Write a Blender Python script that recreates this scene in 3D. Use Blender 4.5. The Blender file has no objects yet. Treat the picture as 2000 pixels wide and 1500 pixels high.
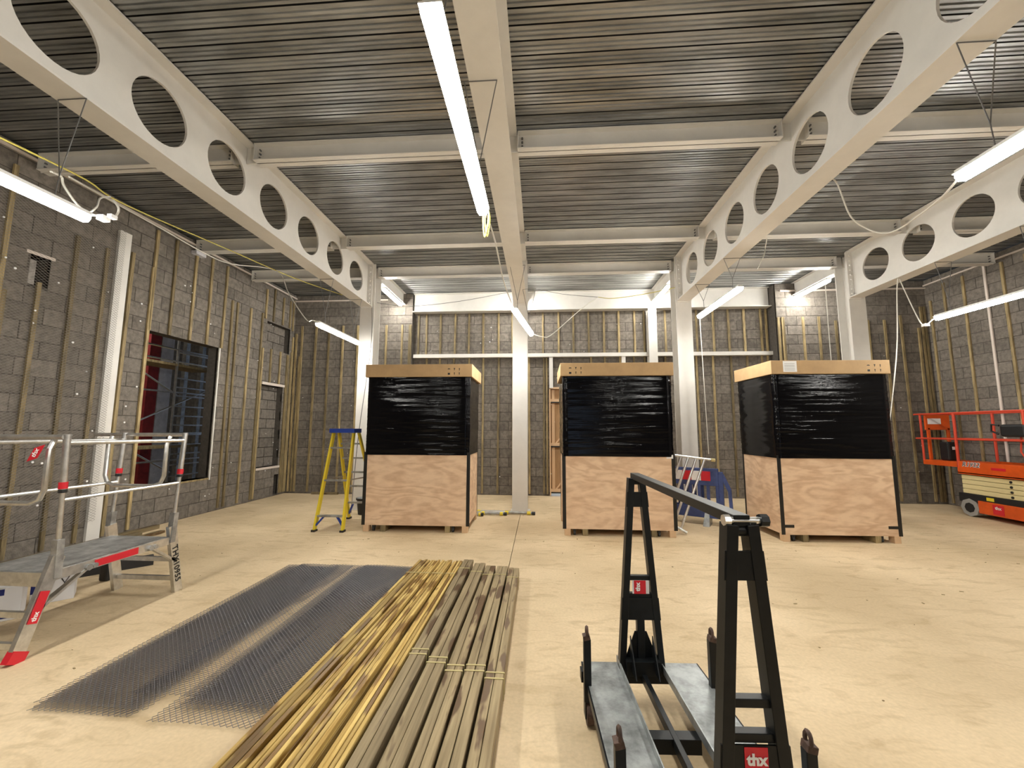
import bpy, bmesh, math, random
from mathutils import Vector, Matrix
random.seed(7)
S = bpy.context.scene
C = S.collection
PI = math.pi

# ---------------------------------------------------------------- camera
cam = bpy.data.cameras.new('camera'); camo = bpy.data.objects.new('camera', cam); C.objects.link(camo); S.camera = camo
PIT, YAW, ROL, F = 0.10949519, 0.06809238, 0.00314225, 791.45
cy, sy = math.cos(YAW), math.sin(YAW)
f_ = Vector((-sy*math.cos(PIT), cy*math.cos(PIT), math.sin(PIT))); r_ = Vector((cy, sy, 0)); u_ = r_.cross(f_)
r2 = math.cos(ROL)*r_ + math.sin(ROL)*u_; u2 = -math.sin(ROL)*r_ + math.cos(ROL)*u_
M = Matrix((r2, u2, -f_)).transposed().to_4x4(); M.translation = Vector((0, 0, 1.62))
camo.matrix_world = M
cam.sensor_fit = 'HORIZONTAL'; cam.sensor_width = 36; cam.lens = 36*F/2000; cam.clip_start = .05; cam.clip_end = 200
# ---------------------------------------------------------------- world, exposure
w = bpy.data.worlds.new('world'); S.world = w; w.use_nodes = True
bg = w.node_tree.nodes['Background']; bg.inputs[0].default_value = (.55, .72, 1, 1); bg.inputs[1].default_value = 1.2
S.view_settings.view_transform = 'Standard'; S.view_settings.look = 'None'; S.view_settings.gamma = 1
S.view_settings.use_curve_mapping = False; S.view_settings.exposure = 0.52
LIGHT = 95.0

# ---------------------------------------------------------------- materials
MATS = {}
def mat(name, col, rough=.6, metal=0, var=0, noise=None, bump=None, emit=None, spec=None, isl=False, col2=None):
    """noise=(scale, amount, stretch xyz); bump=(scale, strength, stretch)"""
    if name in MATS: return MATS[name]
    m = bpy.data.materials.new(name); m.use_nodes = True; nt = m.node_tree; N = nt.nodes; L = nt.links
    b = N['Principled BSDF']; b.inputs['Roughness'].default_value = rough; b.inputs['Metallic'].default_value = metal
    if spec is not None: b.inputs['Specular IOR Level'].default_value = spec
    b.inputs['Base Color'].default_value = (*col, 1)
    if emit:
        b.inputs['Emission Color'].default_value = (*emit[0], 1); b.inputs['Emission Strength'].default_value = emit[1]
    out = None
    geo = N.new('ShaderNodeNewGeometry'); oi = N.new('ShaderNodeObjectInfo')
    def mapped(stretch):
        tc = N.new('ShaderNodeTexCoord'); mp = N.new('ShaderNodeMapping'); mp.inputs['Scale'].default_value = stretch
        if isl == 'obj':
            ad = N.new('ShaderNodeVectorMath'); ad.operation = 'ADD'; ml = N.new('ShaderNodeMath'); ml.operation = 'MULTIPLY'; ml.inputs[1].default_value = 37.
            L.new(oi.outputs['Random'], ml.inputs[0]); L.new(tc.outputs['Object'], ad.inputs[0]); L.new(ml.outputs[0], ad.inputs[1]); L.new(ad.outputs[0], mp.inputs[0])
        else: L.new(geo.outputs['Position'], mp.inputs[0])
        return mp
    cur = None
    if noise:
        mp = mapped(noise[2]); n = N.new('ShaderNodeTexNoise'); n.inputs['Scale'].default_value = noise[0]; n.inputs['Detail'].default_value = 6; n.inputs['Roughness'].default_value = .65
        L.new(mp.outputs[0], n.inputs['Vector'])
        rmp = N.new('ShaderNodeValToRGB'); a = noise[1]; c2 = col2 or tuple(c*(1-a) for c in col)
        rmp.color_ramp.elements[0].position = .35; rmp.color_ramp.elements[1].position = .65
        rmp.color_ramp.elements[0].color = (*c2, 1); rmp.color_ramp.elements[1].color = (*[min(1, c*(1+a*.4)) for c in col], 1)
        L.new(n.outputs['Fac'], rmp.inputs[0]); cur = rmp.outputs[0]
    if var:
        ad = N.new('ShaderNodeMath'); ad.operation = 'ADD'; L.new(oi.outputs['Random'], ad.inputs[0]); L.new(geo.outputs['Random Per Island'], ad.inputs[1])
        fr = N.new('ShaderNodeMath'); fr.operation = 'FRACT'; L.new(ad.outputs[0], fr.inputs[0])
        mr = N.new('ShaderNodeMapRange'); mr.inputs[3].default_value = 1-var; mr.inputs[4].default_value = 1+var; L.new(fr.outputs[0], mr.inputs[0])
        hs = N.new('ShaderNodeHueSaturation'); L.new(mr.outputs[0], hs.inputs['Value'])
        if cur: L.new(cur, hs.inputs['Color'])
        else: hs.inputs['Color'].default_value = (*col, 1)
        cur = hs.outputs[0]
    if cur: L.new(cur, b.inputs['Base Color'])
    if bump:
        mp = mapped(bump[2]); n = N.new('ShaderNodeTexNoise'); n.inputs['Scale'].default_value = bump[0]; n.inputs['Detail'].default_value = 4
        L.new(mp.outputs[0], n.inputs['Vector']); bp = N.new('ShaderNodeBump'); bp.inputs['Strength'].default_value = bump[1]; bp.inputs['Distance'].default_value = .01
        L.new(n.outputs['Fac'], bp.inputs['Height']); L.new(bp.outputs[0], b.inputs['Normal'])
    MATS[name] = m
    return m
one = (1, 1, 1)
m_block = mat('concrete block', (.19, .167, .141), .9, var=.16, noise=(14, .35, one), bump=(90, .6, one))
m_mortar = mat('mortar', (.085, .074, .062), .95, noise=(20, .3, one))
m_white = mat('white steel paint', (.74, .72, .68), .45, noise=(3, .06, one))
m_deck = mat('galvanised decking', (.40, .41, .405), .36, metal=.8, noise=(2.2, .45, (.4, 3, 1)))
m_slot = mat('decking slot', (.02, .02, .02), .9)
m_batten = mat('treated wall batten', (.31, .235, .115), .7, var=.45, noise=(5, .5, (4, 4, .6)), isl='obj')
m_alu = mat('aluminium tube', (.72, .72, .71), .32, metal=.95, noise=(15, .2, one))
m_aluworn = mat('worn aluminium', (.42, .42, .41), .5, metal=.75, noise=(9, .4, one))
m_galv = mat('galvanised plate', (.33, .35, .35), .42, metal=.6, noise=(8, .5, one), bump=(20, .25, one))
m_black = mat('black painted steel', (.006, .0075, .0085), .4, noise=(20, .3, one), spec=.3)
m_blackm = mat('black plastic', (.012, .012, .013), .5)
m_rust = mat('rusty steel', (.09, .05, .035), .7, noise=(30, .6, one))
m_red = mat('red label', (.62, .015, .03), .4)
m_whitep = mat('white print', (.85, .85, .85), .5)
m_blackp = mat('black print', (.01, .01, .01), .6)
m_led = mat('lit diffuser', (.9, .9, .9), .5, emit=((1, .97, .9), LIGHT))
m_housing = mat('light housing', (.8, .8, .78), .5)
m_cable = mat('white cable', (.68, .66, .6), .5)
m_cabley = mat('yellow cable', (.6, .52, .12), .5)
m_wire = mat('steel wire', (.2, .2, .2), .4, metal=.6)
m_card = mat('cardboard', (.50, .33, .165), .75, noise=(4, .12, one))
m_film = mat('black stretch film', (.003, .003, .004), .075, bump=(9, .2, (.3, .3, 7)), spec=.19)
m_tapeb = mat('black tape', (.008, .008, .008), .4)
m_yellow = mat('yellow fibreglass', (.75, .58, .03), .4)
m_blue = mat('blue plastic', (.01, .045, .32), .45)
m_barrier = mat('blue barrier plastic', (.045, .075, .23), .5, noise=(6, .3, one))
m_orange = mat('orange paint', (.72, .10, .012), .4, noise=(5, .15, one))
m_redp = mat('red orange rail paint', (.62, .065, .03), .4)
m_cream = mat('cream paint', (.72, .62, .33), .5)
m_tyre = mat('grey tyre', (.3, .29, .27), .8)
m_lath = mat('expanded steel lath', (.33, .33, .35), .35, metal=.6)
m_lathw = mat('expanded steel lath on wall', (.30, .28, .26), .45, metal=.5)
m_box = mat('white carton', (.72, .72, .74), .6)
m_boxb = mat('carton blue print', (.01, .02, .16), .6)
m_dark = mat('dark void', (.03, .028, .027), .95)
m_redwall = mat('red painted blockwork', (.28, .02, .02), .7, noise=(8, .3, one))
m_whitewall = mat('white painted blockwork', (.62, .62, .66), .7, noise=(8, .2, one))
m_doorply = mat('door plywood', (.42, .25, .12), .7, noise=(3, .25, (3, 3, .5)))
m_doortim = mat('door softwood', (.66, .45, .27), .65)
m_straw = mat('pale straw strapping', (.5, .42, .2), .7)
m_yelp = mat('yellow print', (.75, .6, .04), .5)
m_zinc = mat('white primed lintel', (.7, .62, .55), .6)
m_copper = mat('brown board', (.25, .13, .08), .7, noise=(5, .3, one))

def ply_mat(name, col, dark):
    m = bpy.data.materials.new(name); m.use_nodes = True; N = m.node_tree.nodes; L = m.node_tree.links; b = N['Principled BSDF']
    b.inputs['Roughness'].default_value = .55
    tc = N.new('ShaderNodeTexCoord'); oi = N.new('ShaderNodeObjectInfo'); ad = N.new('ShaderNodeVectorMath'); mu = N.new('ShaderNodeMath'); mu.operation = 'MULTIPLY'; mu.inputs[1].default_value = 20
    L.new(oi.outputs['Random'], mu.inputs[0]); L.new(tc.outputs['Object'], ad.inputs[0]); L.new(mu.outputs[0], ad.inputs[1])
    mp = N.new('ShaderNodeMapping'); mp.inputs['Scale'].default_value = (.9, .9, 2.6); L.new(ad.outputs[0], mp.inputs[0])
    n = N.new('ShaderNodeTexNoise'); n.inputs['Scale'].default_value = 1.3; n.inputs['Detail'].default_value = 2; n.inputs['Distortion'].default_value = .7; L.new(mp.outputs[0], n.inputs['Vector'])
    s = N.new('ShaderNodeMath'); s.operation = 'MULTIPLY'; s.inputs[1].default_value = 34; L.new(n.outputs['Fac'], s.inputs[0])
    si = N.new('ShaderNodeMath'); si.operation = 'SINE'; L.new(s.outputs[0], si.inputs[0])
    n2 = N.new('ShaderNodeTexNoise'); n2.inputs['Scale'].default_value = 7; n2.inputs['Detail'].default_value = 8; L.new(mp.outputs[0], n2.inputs['Vector'])
    a = N.new('ShaderNodeMath'); a.operation = 'MULTIPLY_ADD'; a.inputs[1].default_value = .16; L.new(si.outputs[0], a.inputs[0]); L.new(n2.outputs['Fac'], a.inputs[2])
    r = N.new('ShaderNodeValToRGB'); r.color_ramp.elements[0].position = .25; r.color_ramp.elements[1].position = .72
    r.color_ramp.elements[0].color = (*dark, 1); r.color_ramp.elements[1].color = (*col, 1)
    L.new(a.outputs[0], r.inputs[0]); L.new(r.outputs[0], b.inputs['Base Color'])
    return m
m_ply = ply_mat('plywood', (.80, .59, .40), (.62, .41, .26))

def timber_mat(name, cols, stain, seedoff):
    """sawn treated timber, grain along local Y; damp patches"""
    m = bpy.data.materials.new(name); m.use_nodes = True; N = m.node_tree.nodes; L = m.node_tree.links; b = N['Principled BSDF']
    tc = N.new('ShaderNodeTexCoord'); oi = N.new('ShaderNodeObjectInfo'); ad = N.new('ShaderNodeVectorMath'); mu = N.new('ShaderNodeMath'); mu.operation = 'MULTIPLY'; mu.inputs[1].default_value = 50+seedoff
    L.new(oi.outputs['Random'], mu.inputs[0]); L.new(tc.outputs['Object'], ad.inputs[0]); L.new(mu.outputs[0], ad.inputs[1])
    mp = N.new('ShaderNodeMapping'); mp.inputs['Scale'].default_value = (30, 1.2, 30); L.new(ad.outputs[0], mp.inputs[0])
    n = N.new('ShaderNodeTexNoise'); n.inputs['Scale'].default_value = 1.5; n.inputs['Detail'].default_value = 6; L.new(mp.outputs[0], n.inputs['Vector'])
    r = N.new('ShaderNodeValToRGB'); r.color_ramp.elements[0].position = .3; r.color_ramp.elements[1].position = .7
    r.color_ramp.elements[0].color = (*cols[0], 1); r.color_ramp.elements[1].color = (*cols[1], 1); L.new(n.outputs['Fac'], r.inputs[0])
    mp2 = N.new('ShaderNodeMapping'); mp2.inputs['Scale'].default_value = (9, 2.2, 9); L.new(ad.outputs[0], mp2.inputs[0])
    n2 = N.new('ShaderNodeTexNoise'); n2.inputs['Scale'].default_value = 1.; n2.inputs['Detail'].default_value = 3; L.new(mp2.outputs[0], n2.inputs['Vector'])
    r2_ = N.new('ShaderNodeValToRGB'); r2_.color_ramp.elements[0].position = stain; r2_.color_ramp.elements[1].position = stain+.05
    r2_.color_ramp.elements[0].color = (0, 0, 0, 1); r2_.color_ramp.elements[1].color = (1, 1, 1, 1); L.new(n2.outputs['Fac'], r2_.inputs[0])
    mx = N.new('ShaderNodeMix'); mx.data_type = 'RGBA'; L.new(r2_.outputs[0], mx.inputs[0]); L.new(r.outputs[0], mx.inputs[6]); mx.inputs[7].default_value = (*cols[2], 1)
    hs = N.new('ShaderNodeHueSaturation'); mr = N.new('ShaderNodeMapRange'); mr.inputs[3].default_value = .6; mr.inputs[4].default_value = 1.3
    L.new(oi.outputs['Random'], mr.inputs[0]); L.new(mr.outputs[0], hs.inputs['Value']); L.new(mx.outputs[2], hs.inputs['Color']); L.new(hs.outputs[0], b.inputs['Base Color'])
    rr = N.new('ShaderNodeMapRange'); rr.inputs[3].default_value = .65; rr.inputs[4].default_value = .45; L.new(r2_.outputs[0], rr.inputs[0]); L.new(rr.outputs[0], b.inputs['Roughness'])
    return m
m_timy = timber_mat('golden treated timber', ((.27, .155, .028), (.58, .42, .14), (.17, .09, .015)), .53, 0)
m_timg = timber_mat('grey brown treated timber', ((.16, .115, .055), (.33, .255, .14), (.085, .045, .015)), .57, 9)

def floor_mat():
    m = bpy.data.materials.new('dusty concrete floor'); m.use_nodes = True; N = m.node_tree.nodes; L = m.node_tree.links; b = N['Principled BSDF']
    g = N.new('ShaderNodeNewGeometry')
    def noise(sc, det, st=(1, 1, 1), dist=0):
        mp = N.new('ShaderNodeMapping'); mp.inputs['Scale'].default_value = st; L.new(g.outputs['Position'], mp.inputs[0])
        n = N.new('ShaderNodeTexNoise'); n.inputs['Scale'].default_value = sc; n.inputs['Detail'].default_value = det; n.inputs['Distortion'].default_value = dist; L.new(mp.outputs[0], n.inputs['Vector']); return n
    a = noise(.8, 6); r = N.new('ShaderNodeValToRGB'); r.color_ramp.elements[0].position = .35; r.color_ramp.elements[1].position = .68
    r.color_ramp.elements[0].color = (.52, .40, .245, 1); r.color_ramp.elements[1].color = (.70, .555, .36, 1); L.new(a.outputs['Fac'], r.inputs[0])
    c = noise(3.2, 8, (1, 2.4, 1), 1.2); r3 = N.new('ShaderNodeValToRGB'); r3.color_ramp.elements[0].position = .52; r3.color_ramp.elements[1].position = .70
    r3.color_ramp.elements[0].color = (0, 0, 0, 1); r3.color_ramp.elements[1].color = (.55, .55, .55, 1); L.new(c.outputs['Fac'], r3.inputs[0])
    mx = N.new('ShaderNodeMix'); mx.data_type = 'RGBA'; L.new(r3.outputs[0], mx.inputs[0]); L.new(r.outputs[0], mx.inputs[6]); mx.inputs[7].default_value = (.40, .29, .16, 1)
    d = noise(45, 3); r4 = N.new('ShaderNodeMapRange'); r4.inputs[3].default_value = .82; r4.inputs[4].default_value = 1.16; L.new(d.outputs['Fac'], r4.inputs[0])
    hs = N.new('ShaderNodeHueSaturation'); L.new(r4.outputs[0], hs.inputs['Value']); L.new(mx.outputs[2], hs.inputs['Color']); L.new(hs.outputs[0], b.inputs['Base Color'])
    b.inputs['Roughness'].default_value = .62; b.inputs['Specular IOR Level'].default_value = .3
    bp = N.new('ShaderNodeBump'); bp.inputs['Strength'].default_value = .15; L.new(c.outputs['Fac'], bp.inputs['Height']); L.new(bp.outputs[0], b.inputs['Normal'])
    return m
m_floor = floor_mat()

# ---------------------------------------------------------------- geometry helpers
class MB:
    def __init__(s): s.v = []; s.f = []; s.mi = []; s.cur = 0
    def add(s, vs, fs):
        n = len(s.v); s.v += [tuple(v) for v in vs]; s.f += [tuple(i+n for i in f) for f in fs]; s.mi += [s.cur]*len(fs); return s
    def box(s, x0, x1, y0, y1, z0, z1):
        return s.add([(x0, y0, z0), (x1, y0, z0), (x1, y1, z0), (x0, y1, z0), (x0, y0, z1), (x1, y0, z1), (x1, y1, z1), (x0, y1, z1)],
                     [(0, 3, 2, 1), (4, 5, 6, 7), (0, 1, 5, 4), (1, 2, 6, 5), (2, 3, 7, 6), (3, 0, 4, 7)])
    def bar(s, a, b, w, h=None, up=(0, 0, 1)):
        """rectangular bar from a to b; w across, h along 'up'"""
        a, b = Vector(a), Vector(b); d = (b-a).normalized(); h = h or w; up = Vector(up)
        if abs(d.dot(up)) > .95: up = Vector((1, 0, 0)) if abs(d.x) < .9 else Vector((0, 1, 0))
        x = d.cross(up).normalized(); y = x.cross(d)
        p = [(x*i*w/2+y*j*h/2) for i, j in ((-1, -1), (1, -1), (1, 1), (-1, 1))]
        return s.add([a+q for q in p]+[b+q for q in p], [(3, 2, 1, 0), (4, 5, 6, 7), (0, 1, 5, 4), (1, 2, 6, 5), (2, 3, 7, 6), (3, 0, 4, 7)])
    def tube(s, pts, r, n=8, closed=False):
        pts = [Vector(p) for p in pts]; rings = []; base = len(s.v); prev = None
        for i, p in enumerate(pts):
            a = pts[i-1] if i else (pts[-1] if closed else p); b = pts[i+1] if i < len(pts)-1 else (pts[0] if closed else p)
            d = (b-a).normalized()
            if prev is None:
                up = Vector((0, 0, 1)) if abs(d.z) < .9 else Vector((1, 0, 0)); x = d.cross(up).normalized()
            else: x = (prev-d*prev.dot(d)).normalized()
            prev = x; y = x.cross(d)
            rr = r[i] if isinstance(r, (list, tuple)) else r
            s.v += [tuple(p+(x*math.cos(2*PI*k/n)+y*math.sin(2*PI*k/n))*rr) for k in range(n)]
        m = len(pts)
        for i in range(m if closed else m-1):
            j = (i+1) % m
            for k in range(n):
                s.f.append((base+i*n+k, base+i*n+(k+1) % n, base+j*n+(k+1) % n, base+j*n+k)); s.mi.append(s.cur)
        if not closed:
            s.f.append(tuple(base+k for k in range(n))[::-1]); s.mi.append(s.cur)
            s.f.append(tuple(base+(m-1)*n+k for k in range(n))); s.mi.append(s.cur)
        return s
    def prism(s, poly, d, off=(0, 0, 0)):
        """poly: list of 3D points, extruded by vector d"""
        n = len(poly); d = Vector(d); P = [Vector(p) for p in poly]
        return s.add(P+[p+d for p in P], [tuple(range(n))[::-1], tuple(range(n, 2*n))]+[(i, (i+1) % n, n+(i+1) % n, n+i) for i in range(n)])
    def mesh(s, name, m, smooth=False):
        me = bpy.data.meshes.new(name); me.from_pydata(s.v, [], s.f)
        for x in (m if isinstance(m, (list, tuple)) else [m]): me.materials.append(x)
        if isinstance(m, (list, tuple)): me.polygons.foreach_set('material_index', s.mi)
        bm = bmesh.new(); bm.from_mesh(me); bmesh.ops.recalc_face_normals(bm, faces=bm.faces); bm.to_mesh(me); bm.free()
        if smooth:
            me.polygons.foreach_set('use_smooth', [True]*len(me.polygons))
            try: me.set_sharp_from_angle(angle=math.radians(40))
            except Exception: pass
        me.update(); return me
    def obj(s, name, m, parent=None, smooth=False, bevel=0):
        o = bpy.data.objects.new(name, s.mesh(name, m, smooth)); C.objects.link(o)
        if parent: o.parent = parent; o.matrix_parent_inverse = parent.matrix_basis.inverted()
        if bevel:
            b = o.modifiers.new('bevel', 'BEVEL'); b.width = bevel; b.segments = 2; b.limit_method = 'ANGLE'
        return o
def tag(o, label, cat, group=None):
    o['label'] = label; o['category'] = cat
    if group: o['group'] = group
    return o
def thing(name, label, cat, loc=(0, 0, 0), rz=0, group=None):
    o = bpy.data.objects.new(name, None); C.objects.link(o); o.location = loc; o.rotation_euler = (0, 0, rz); o.empty_display_size = .1
    o.matrix_basis = Matrix.Translation(loc) @ Matrix.Rotation(rz, 4, 'Z')
    return tag(o, label, cat, group)
def local(o, parent):
    """mesh given in the parent's own coordinates"""
    o.parent = parent; o.matrix_parent_inverse = Matrix.Identity(4); return o
def struct(o): o['kind'] = 'structure'; return o
def stuff(o): o['kind'] = 'stuff'; return o
def inst(name, me, parent, loc, rot=None):
    o = bpy.data.objects.new(name, me); C.objects.link(o); o.parent = parent; o.location = loc
    if rot: o.rotation_euler = rot
    return o
def text(name, body, size, mt, parent, mtx, extr=.0006, bold=0, shear=0):
    cu = bpy.data.curves.new(name, 'FONT'); cu.body = body; cu.size = size; cu.extrude = extr; cu.align_x = 'CENTER'; cu.align_y = 'CENTER'; cu.offset = bold; cu.shear = shear; cu.resolution_u = 2
    t = bpy.data.objects.new(name, cu); C.objects.link(t); bpy.context.view_layer.update()
    me = bpy.data.meshes.new_from_object(t.evaluated_get(bpy.context.evaluated_depsgraph_get())); bpy.data.objects.remove(t)
    me.materials.clear(); me.materials.append(mt)
    o = bpy.data.objects.new(name, me); C.objects.link(o); o.parent = parent; o.matrix_parent_inverse = Matrix.Identity(4); o.matrix_local = mtx
    return o
def frame(pos, xdir, ydir):
    x = Vector(xdir).normalized(); z = x.cross(Vector(ydir)).normalized(); y = z.cross(x)
    m = Matrix((x, y, z)).transposed().to_4x4(); m.translation = Vector(pos); return m
def smooth_path(p, n=5):
    P = [Vector(q) for q in p]; out = []
    for i in range(len(P)-1):
        a = P[max(i-1, 0)]; b = P[i]; c = P[i+1]; d = P[min(i+2, len(P)-1)]
        for k in range(n):
            t = k/n; out.append(.5*((2*b)+(-a+c)*t+(2*a-5*b+4*c-d)*t*t+(-a+3*b-3*c+d)*t**3))
    out.append(P[-1]); return out
def mb(): return MB()

# ================================================================ SETTING
XL, XR, YB, ZD = -6.37, 8.93, 10.12, 5.09
YR = -5.0
# floor slabs with sawn joints
fl = struct(mb().box(XL-.3, XR+.3, YR-.3, 10.5, -.2, -.03).obj('floor', m_dark))
for (x0, x1) in ((XL-.3, -.375), (-.367, XR+.3)):
    for (y0, y1) in ((YR-.3, .1), (.106, 6.16), (6.167, 10.5)):
        mb().box(x0, x1, y0, y1, -.028, 0).obj('slab', m_floor, fl)

def wall(name, org, ud, nd, length, height, openings, depth=.21, blocks=True, uvis=None):
    """wall face in plane org + u*ud + z; nd = normal to the room. openings=(u0,u1,z0,z1)"""
    org, ud, nd = Vector(org), Vector(ud), Vector(nd)
    us = sorted({0, length, *[o[0] for o in openings], *[o[1] for o in openings]}); zs = sorted({0, height, *[o[2] for o in openings], *[o[3] for o in openings]})
    def cube(m, u0, u1, z0, z1, d0, d1):
        P = [org+ud*u+nd*d+Vector((0, 0, z)) for z in (z0, z1) for u, d in ((u0, d0), (u1, d0), (u1, d1), (u0, d1))]
        m.add(P, [(0, 3, 2, 1), (4, 5, 6, 7), (0, 1, 5, 4), (1, 2, 6, 5), (2, 3, 7, 6), (3, 0, 4, 7)])
    m = mb()
    for a, b in zip(us, us[1:]):
        for c, d in zip(zs, zs[1:]):
            if not any(o[0] <= a and b <= o[1] and o[2] <= c and d <= o[3] for o in openings): cube(m, a, b, c, d, -.007, -depth)
    w_ = struct(m.obj(name, m_mortar))
    if not blocks: return w_
    items = []; r = 0; z = .005
    while z < height-.02:
        u = -.225*(r % 2)
        while u < length:
            a, b, c, d = max(u, 0), min(u+.44, length), z, min(z+.215, height)
            u += .45
            segs = [(a, b, c, d)]
            for o in openings:
                new = []
                for (a_, b_, c_, d_) in segs:
                    if b_ <= o[0] or a_ >= o[1] or d_ <= o[2] or c_ >= o[3]: new.append((a_, b_, c_, d_)); continue
                    if a_ < o[0]: new.append((a_, o[0], c_, d_))
                    if b_ > o[1]: new.append((o[1], b_, c_, d_))
                    if c_ < o[2]-.03: new.append((max(a_, o[0]), min(b_, o[1]), c_, o[2]))
                    if d_ > o[3]+.03: new.append((max(a_, o[0]), min(b_, o[1]), o[3], d_))
                segs = new
            items += [s for s in segs if s[1]-s[0] > .03]
        z += .225; r += 1
    cp = Vector((0, 0, 1.62))
    def near(s):
        p = org+ud*(s[0]+s[1])/2+Vector((0, 0, (s[2]+s[3])/2)); q = p-cp
        zf = q.dot(f_); vis = zf > .3 and abs(q.dot(r2))/zf < 1.3 and abs(q.dot(u2))/zf < .98 and (not uvis or uvis[0] <= s[0] <= uvis[1])
        return (0 if vis else 1, q.length)
    items.sort(key=near)
    cache = {}
    rest = mb()
    for i, (a, b, c, d) in enumerate(items):
        pr = random.uniform(-.002, .004)
        if i < 300:
            key = (round(b-a, 2), round(d-c, 3))
            if key not in cache:
                q = mb(); e = .006; L_, H_ = b-a, d-c
                P = [ud*u+nd*(-.05)+Vector((0, 0, z)) for u, z in ((0, 0), (L_, 0), (L_, H_), (0, H_))]+[ud*u+nd*(-e*.5)+Vector((0, 0, z)) for u, z in ((0, 0), (L_, 0), (L_, H_), (0, H_))]+[ud*u+Vector((0, 0, z)) for u, z in ((e, e), (L_-e, e), (L_-e, H_-e), (e, H_-e))]
                q.add(P, [(0, 1, 5, 4), (1, 2, 6, 5), (2, 3, 7, 6), (3, 0, 4, 7), (4, 5, 9, 8), (5, 6, 10, 9), (6, 7, 11, 10), (7, 4, 8, 11), (8, 9, 10, 11), (3, 2, 1, 0)])
                cache[key] = q.mesh('block', m_block)
            inst('block', cache[key], w_, org+ud*a+Vector((0, 0, c))+nd*pr)
        else: cube(rest, a, b, c, d, pr, -.05)
    if rest.v: stuff(rest.obj('blockwork', m_block, w_))
    return w_

# left wall: u runs along +Y from y=YR
Y0 = -.5
WIN = (6.07, 7.53, .66, 3.2)
wl = wall('wall_left', (XL, Y0, 0), (0, 1, 0), (1, 0, 0), 10.6-Y0, 5.07,
          [(WIN[0]-Y0, WIN[1]-Y0, WIN[2], WIN[3]), (8.9-Y0, 9.78-Y0, 3.48, 4.12), (8.85-Y0, 9.62-Y0, .71, 2.62), (4.47-Y0, 4.68-Y0, 3.41, 3.79), (9.5-Y0, 9.66-Y0, .03, .5)])
struct(mb().box(XL-.215, XL-.007, YR, Y0, 0, 5.07).obj('wall_left_rear', m_block))
# recess backs (blocks set deeper)
for (a, b, c, d) in ((8.9, 9.78, 3.48, 4.12), (8.85, 9.62, .71, 2.62), (9.5, 9.66, .03, .5)):
    m = mb(); z = c
    while z < d-.03:
        y = a-(.2 if int((z-c)/.225) % 2 else 0)
        while y < b:
            m.box(XL-.21, XL-.145, max(a, y)+.005, min(b, y+.44)-.005, z+.005, min(d, z+.215)); y += .45
        z += .225
    stuff(m.obj('blockwork', m_block, wl))
mb().box(XL-.22, XL+.02, 8.83, 9.66, .66, .71).obj('sill', m_zinc, wl)
mb().box(XL-.2, XL+.015, 8.85, 9.75, 2.62, 2.68).obj('lintel', m_zinc, wl)
mb().box(XL-.2, XL+.004, 4.42, 4.72, 3.79, 3.83).obj('lintel', m_zinc, wl)
mb().box(XL-.2, XL+.012, 7.54, 7.57, .62, 3.2).obj('corner_bead', m_white, wl)
mb().box(XL-.21, XL+.01, 6.05, 7.55, .63, .66).obj('sill', m_batten, wl)
# back wall: recessed centre with piers either side
wb = wall('wall_back', (-3.24, YB, 0), (1, 0, 0), (0, -1, 0), 8.9, 5.07, [(.24+3.24, 1.26+3.24, .0, 2.62)])
wbl = wall('wall_back_left', (XL-.2, 9.95, 0), (1, 0, 0), (0, -1, 0), -3.24-XL+.2, 5.07, [], depth=.4)
wbr = wall('wall_back_right', (5.6, 9.75, 0), (1, 0, 0), (0, -1, 0), XR+.2-5.6, 5.07, [], depth=.6)
wr = wall('wall_right', (XR, 10.0, 0), (0, -1, 0), (-1, 0, 0), 8.0, 5.07, [])
struct(mb().box(XR+.007, XR+.2, YR, 2.0, 0, 5.07).obj('wall_right_rear', m_block))
# rear wall with a doorway to daylight behind the camera
wre = struct(mb().box(XL-.2, 1.0, YR-.2, YR, 0, 5.07).box(2.1, XR+.2, YR-.2, YR, 0, 5.07).box(1.0, 2.1, YR-.2, YR, 2.2, 5.07).obj('wall_rear', m_block))
struct(mb().box(1.0, 2.1, YR-1.5, YR-.2, -.05, 0).obj('floor_outside', m_floor))

# steel deck ceiling
pitch = .1457
def deck_sheet(npitch):
    m = mb(); y = 0; X0, X1 = XL-.2, XR+.2
    for k in range(npitch):
        y0 = k*pitch
        prof = [(y0, 0), (y0+.034, 0), (y0+.040, .012), (y0+.050, .012), (y0+.056, 0), (y0+.080, 0), (y0+.086, .012), (y0+.096, .012), (y0+.102, 0), (y0+pitch-.017, 0), (y0+pitch-.026, .05), (y0+pitch+.011, .05), (y0+pitch, 0)]
        n = len(m.v)
        for (a, z) in prof: m.v += [(X0, a, z), (X1, a, z)]
        for i in range(len(prof)-1):
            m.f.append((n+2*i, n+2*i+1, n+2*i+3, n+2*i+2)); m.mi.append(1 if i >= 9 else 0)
    return m.mesh('deck_sheet', [m_deck, m_slot])
ceil = struct(mb().box(XL-.2, XR+.2, YR-.2, 10.5, ZD+.06, ZD+.2).obj('ceiling', m_dark))
ds = deck_sheet(4); yy = 3.006-pitch*54
while yy < 10.35:
    inst('deck_sheet', ds, ceil, (0, yy, ZD)); yy += 4*pitch

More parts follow.
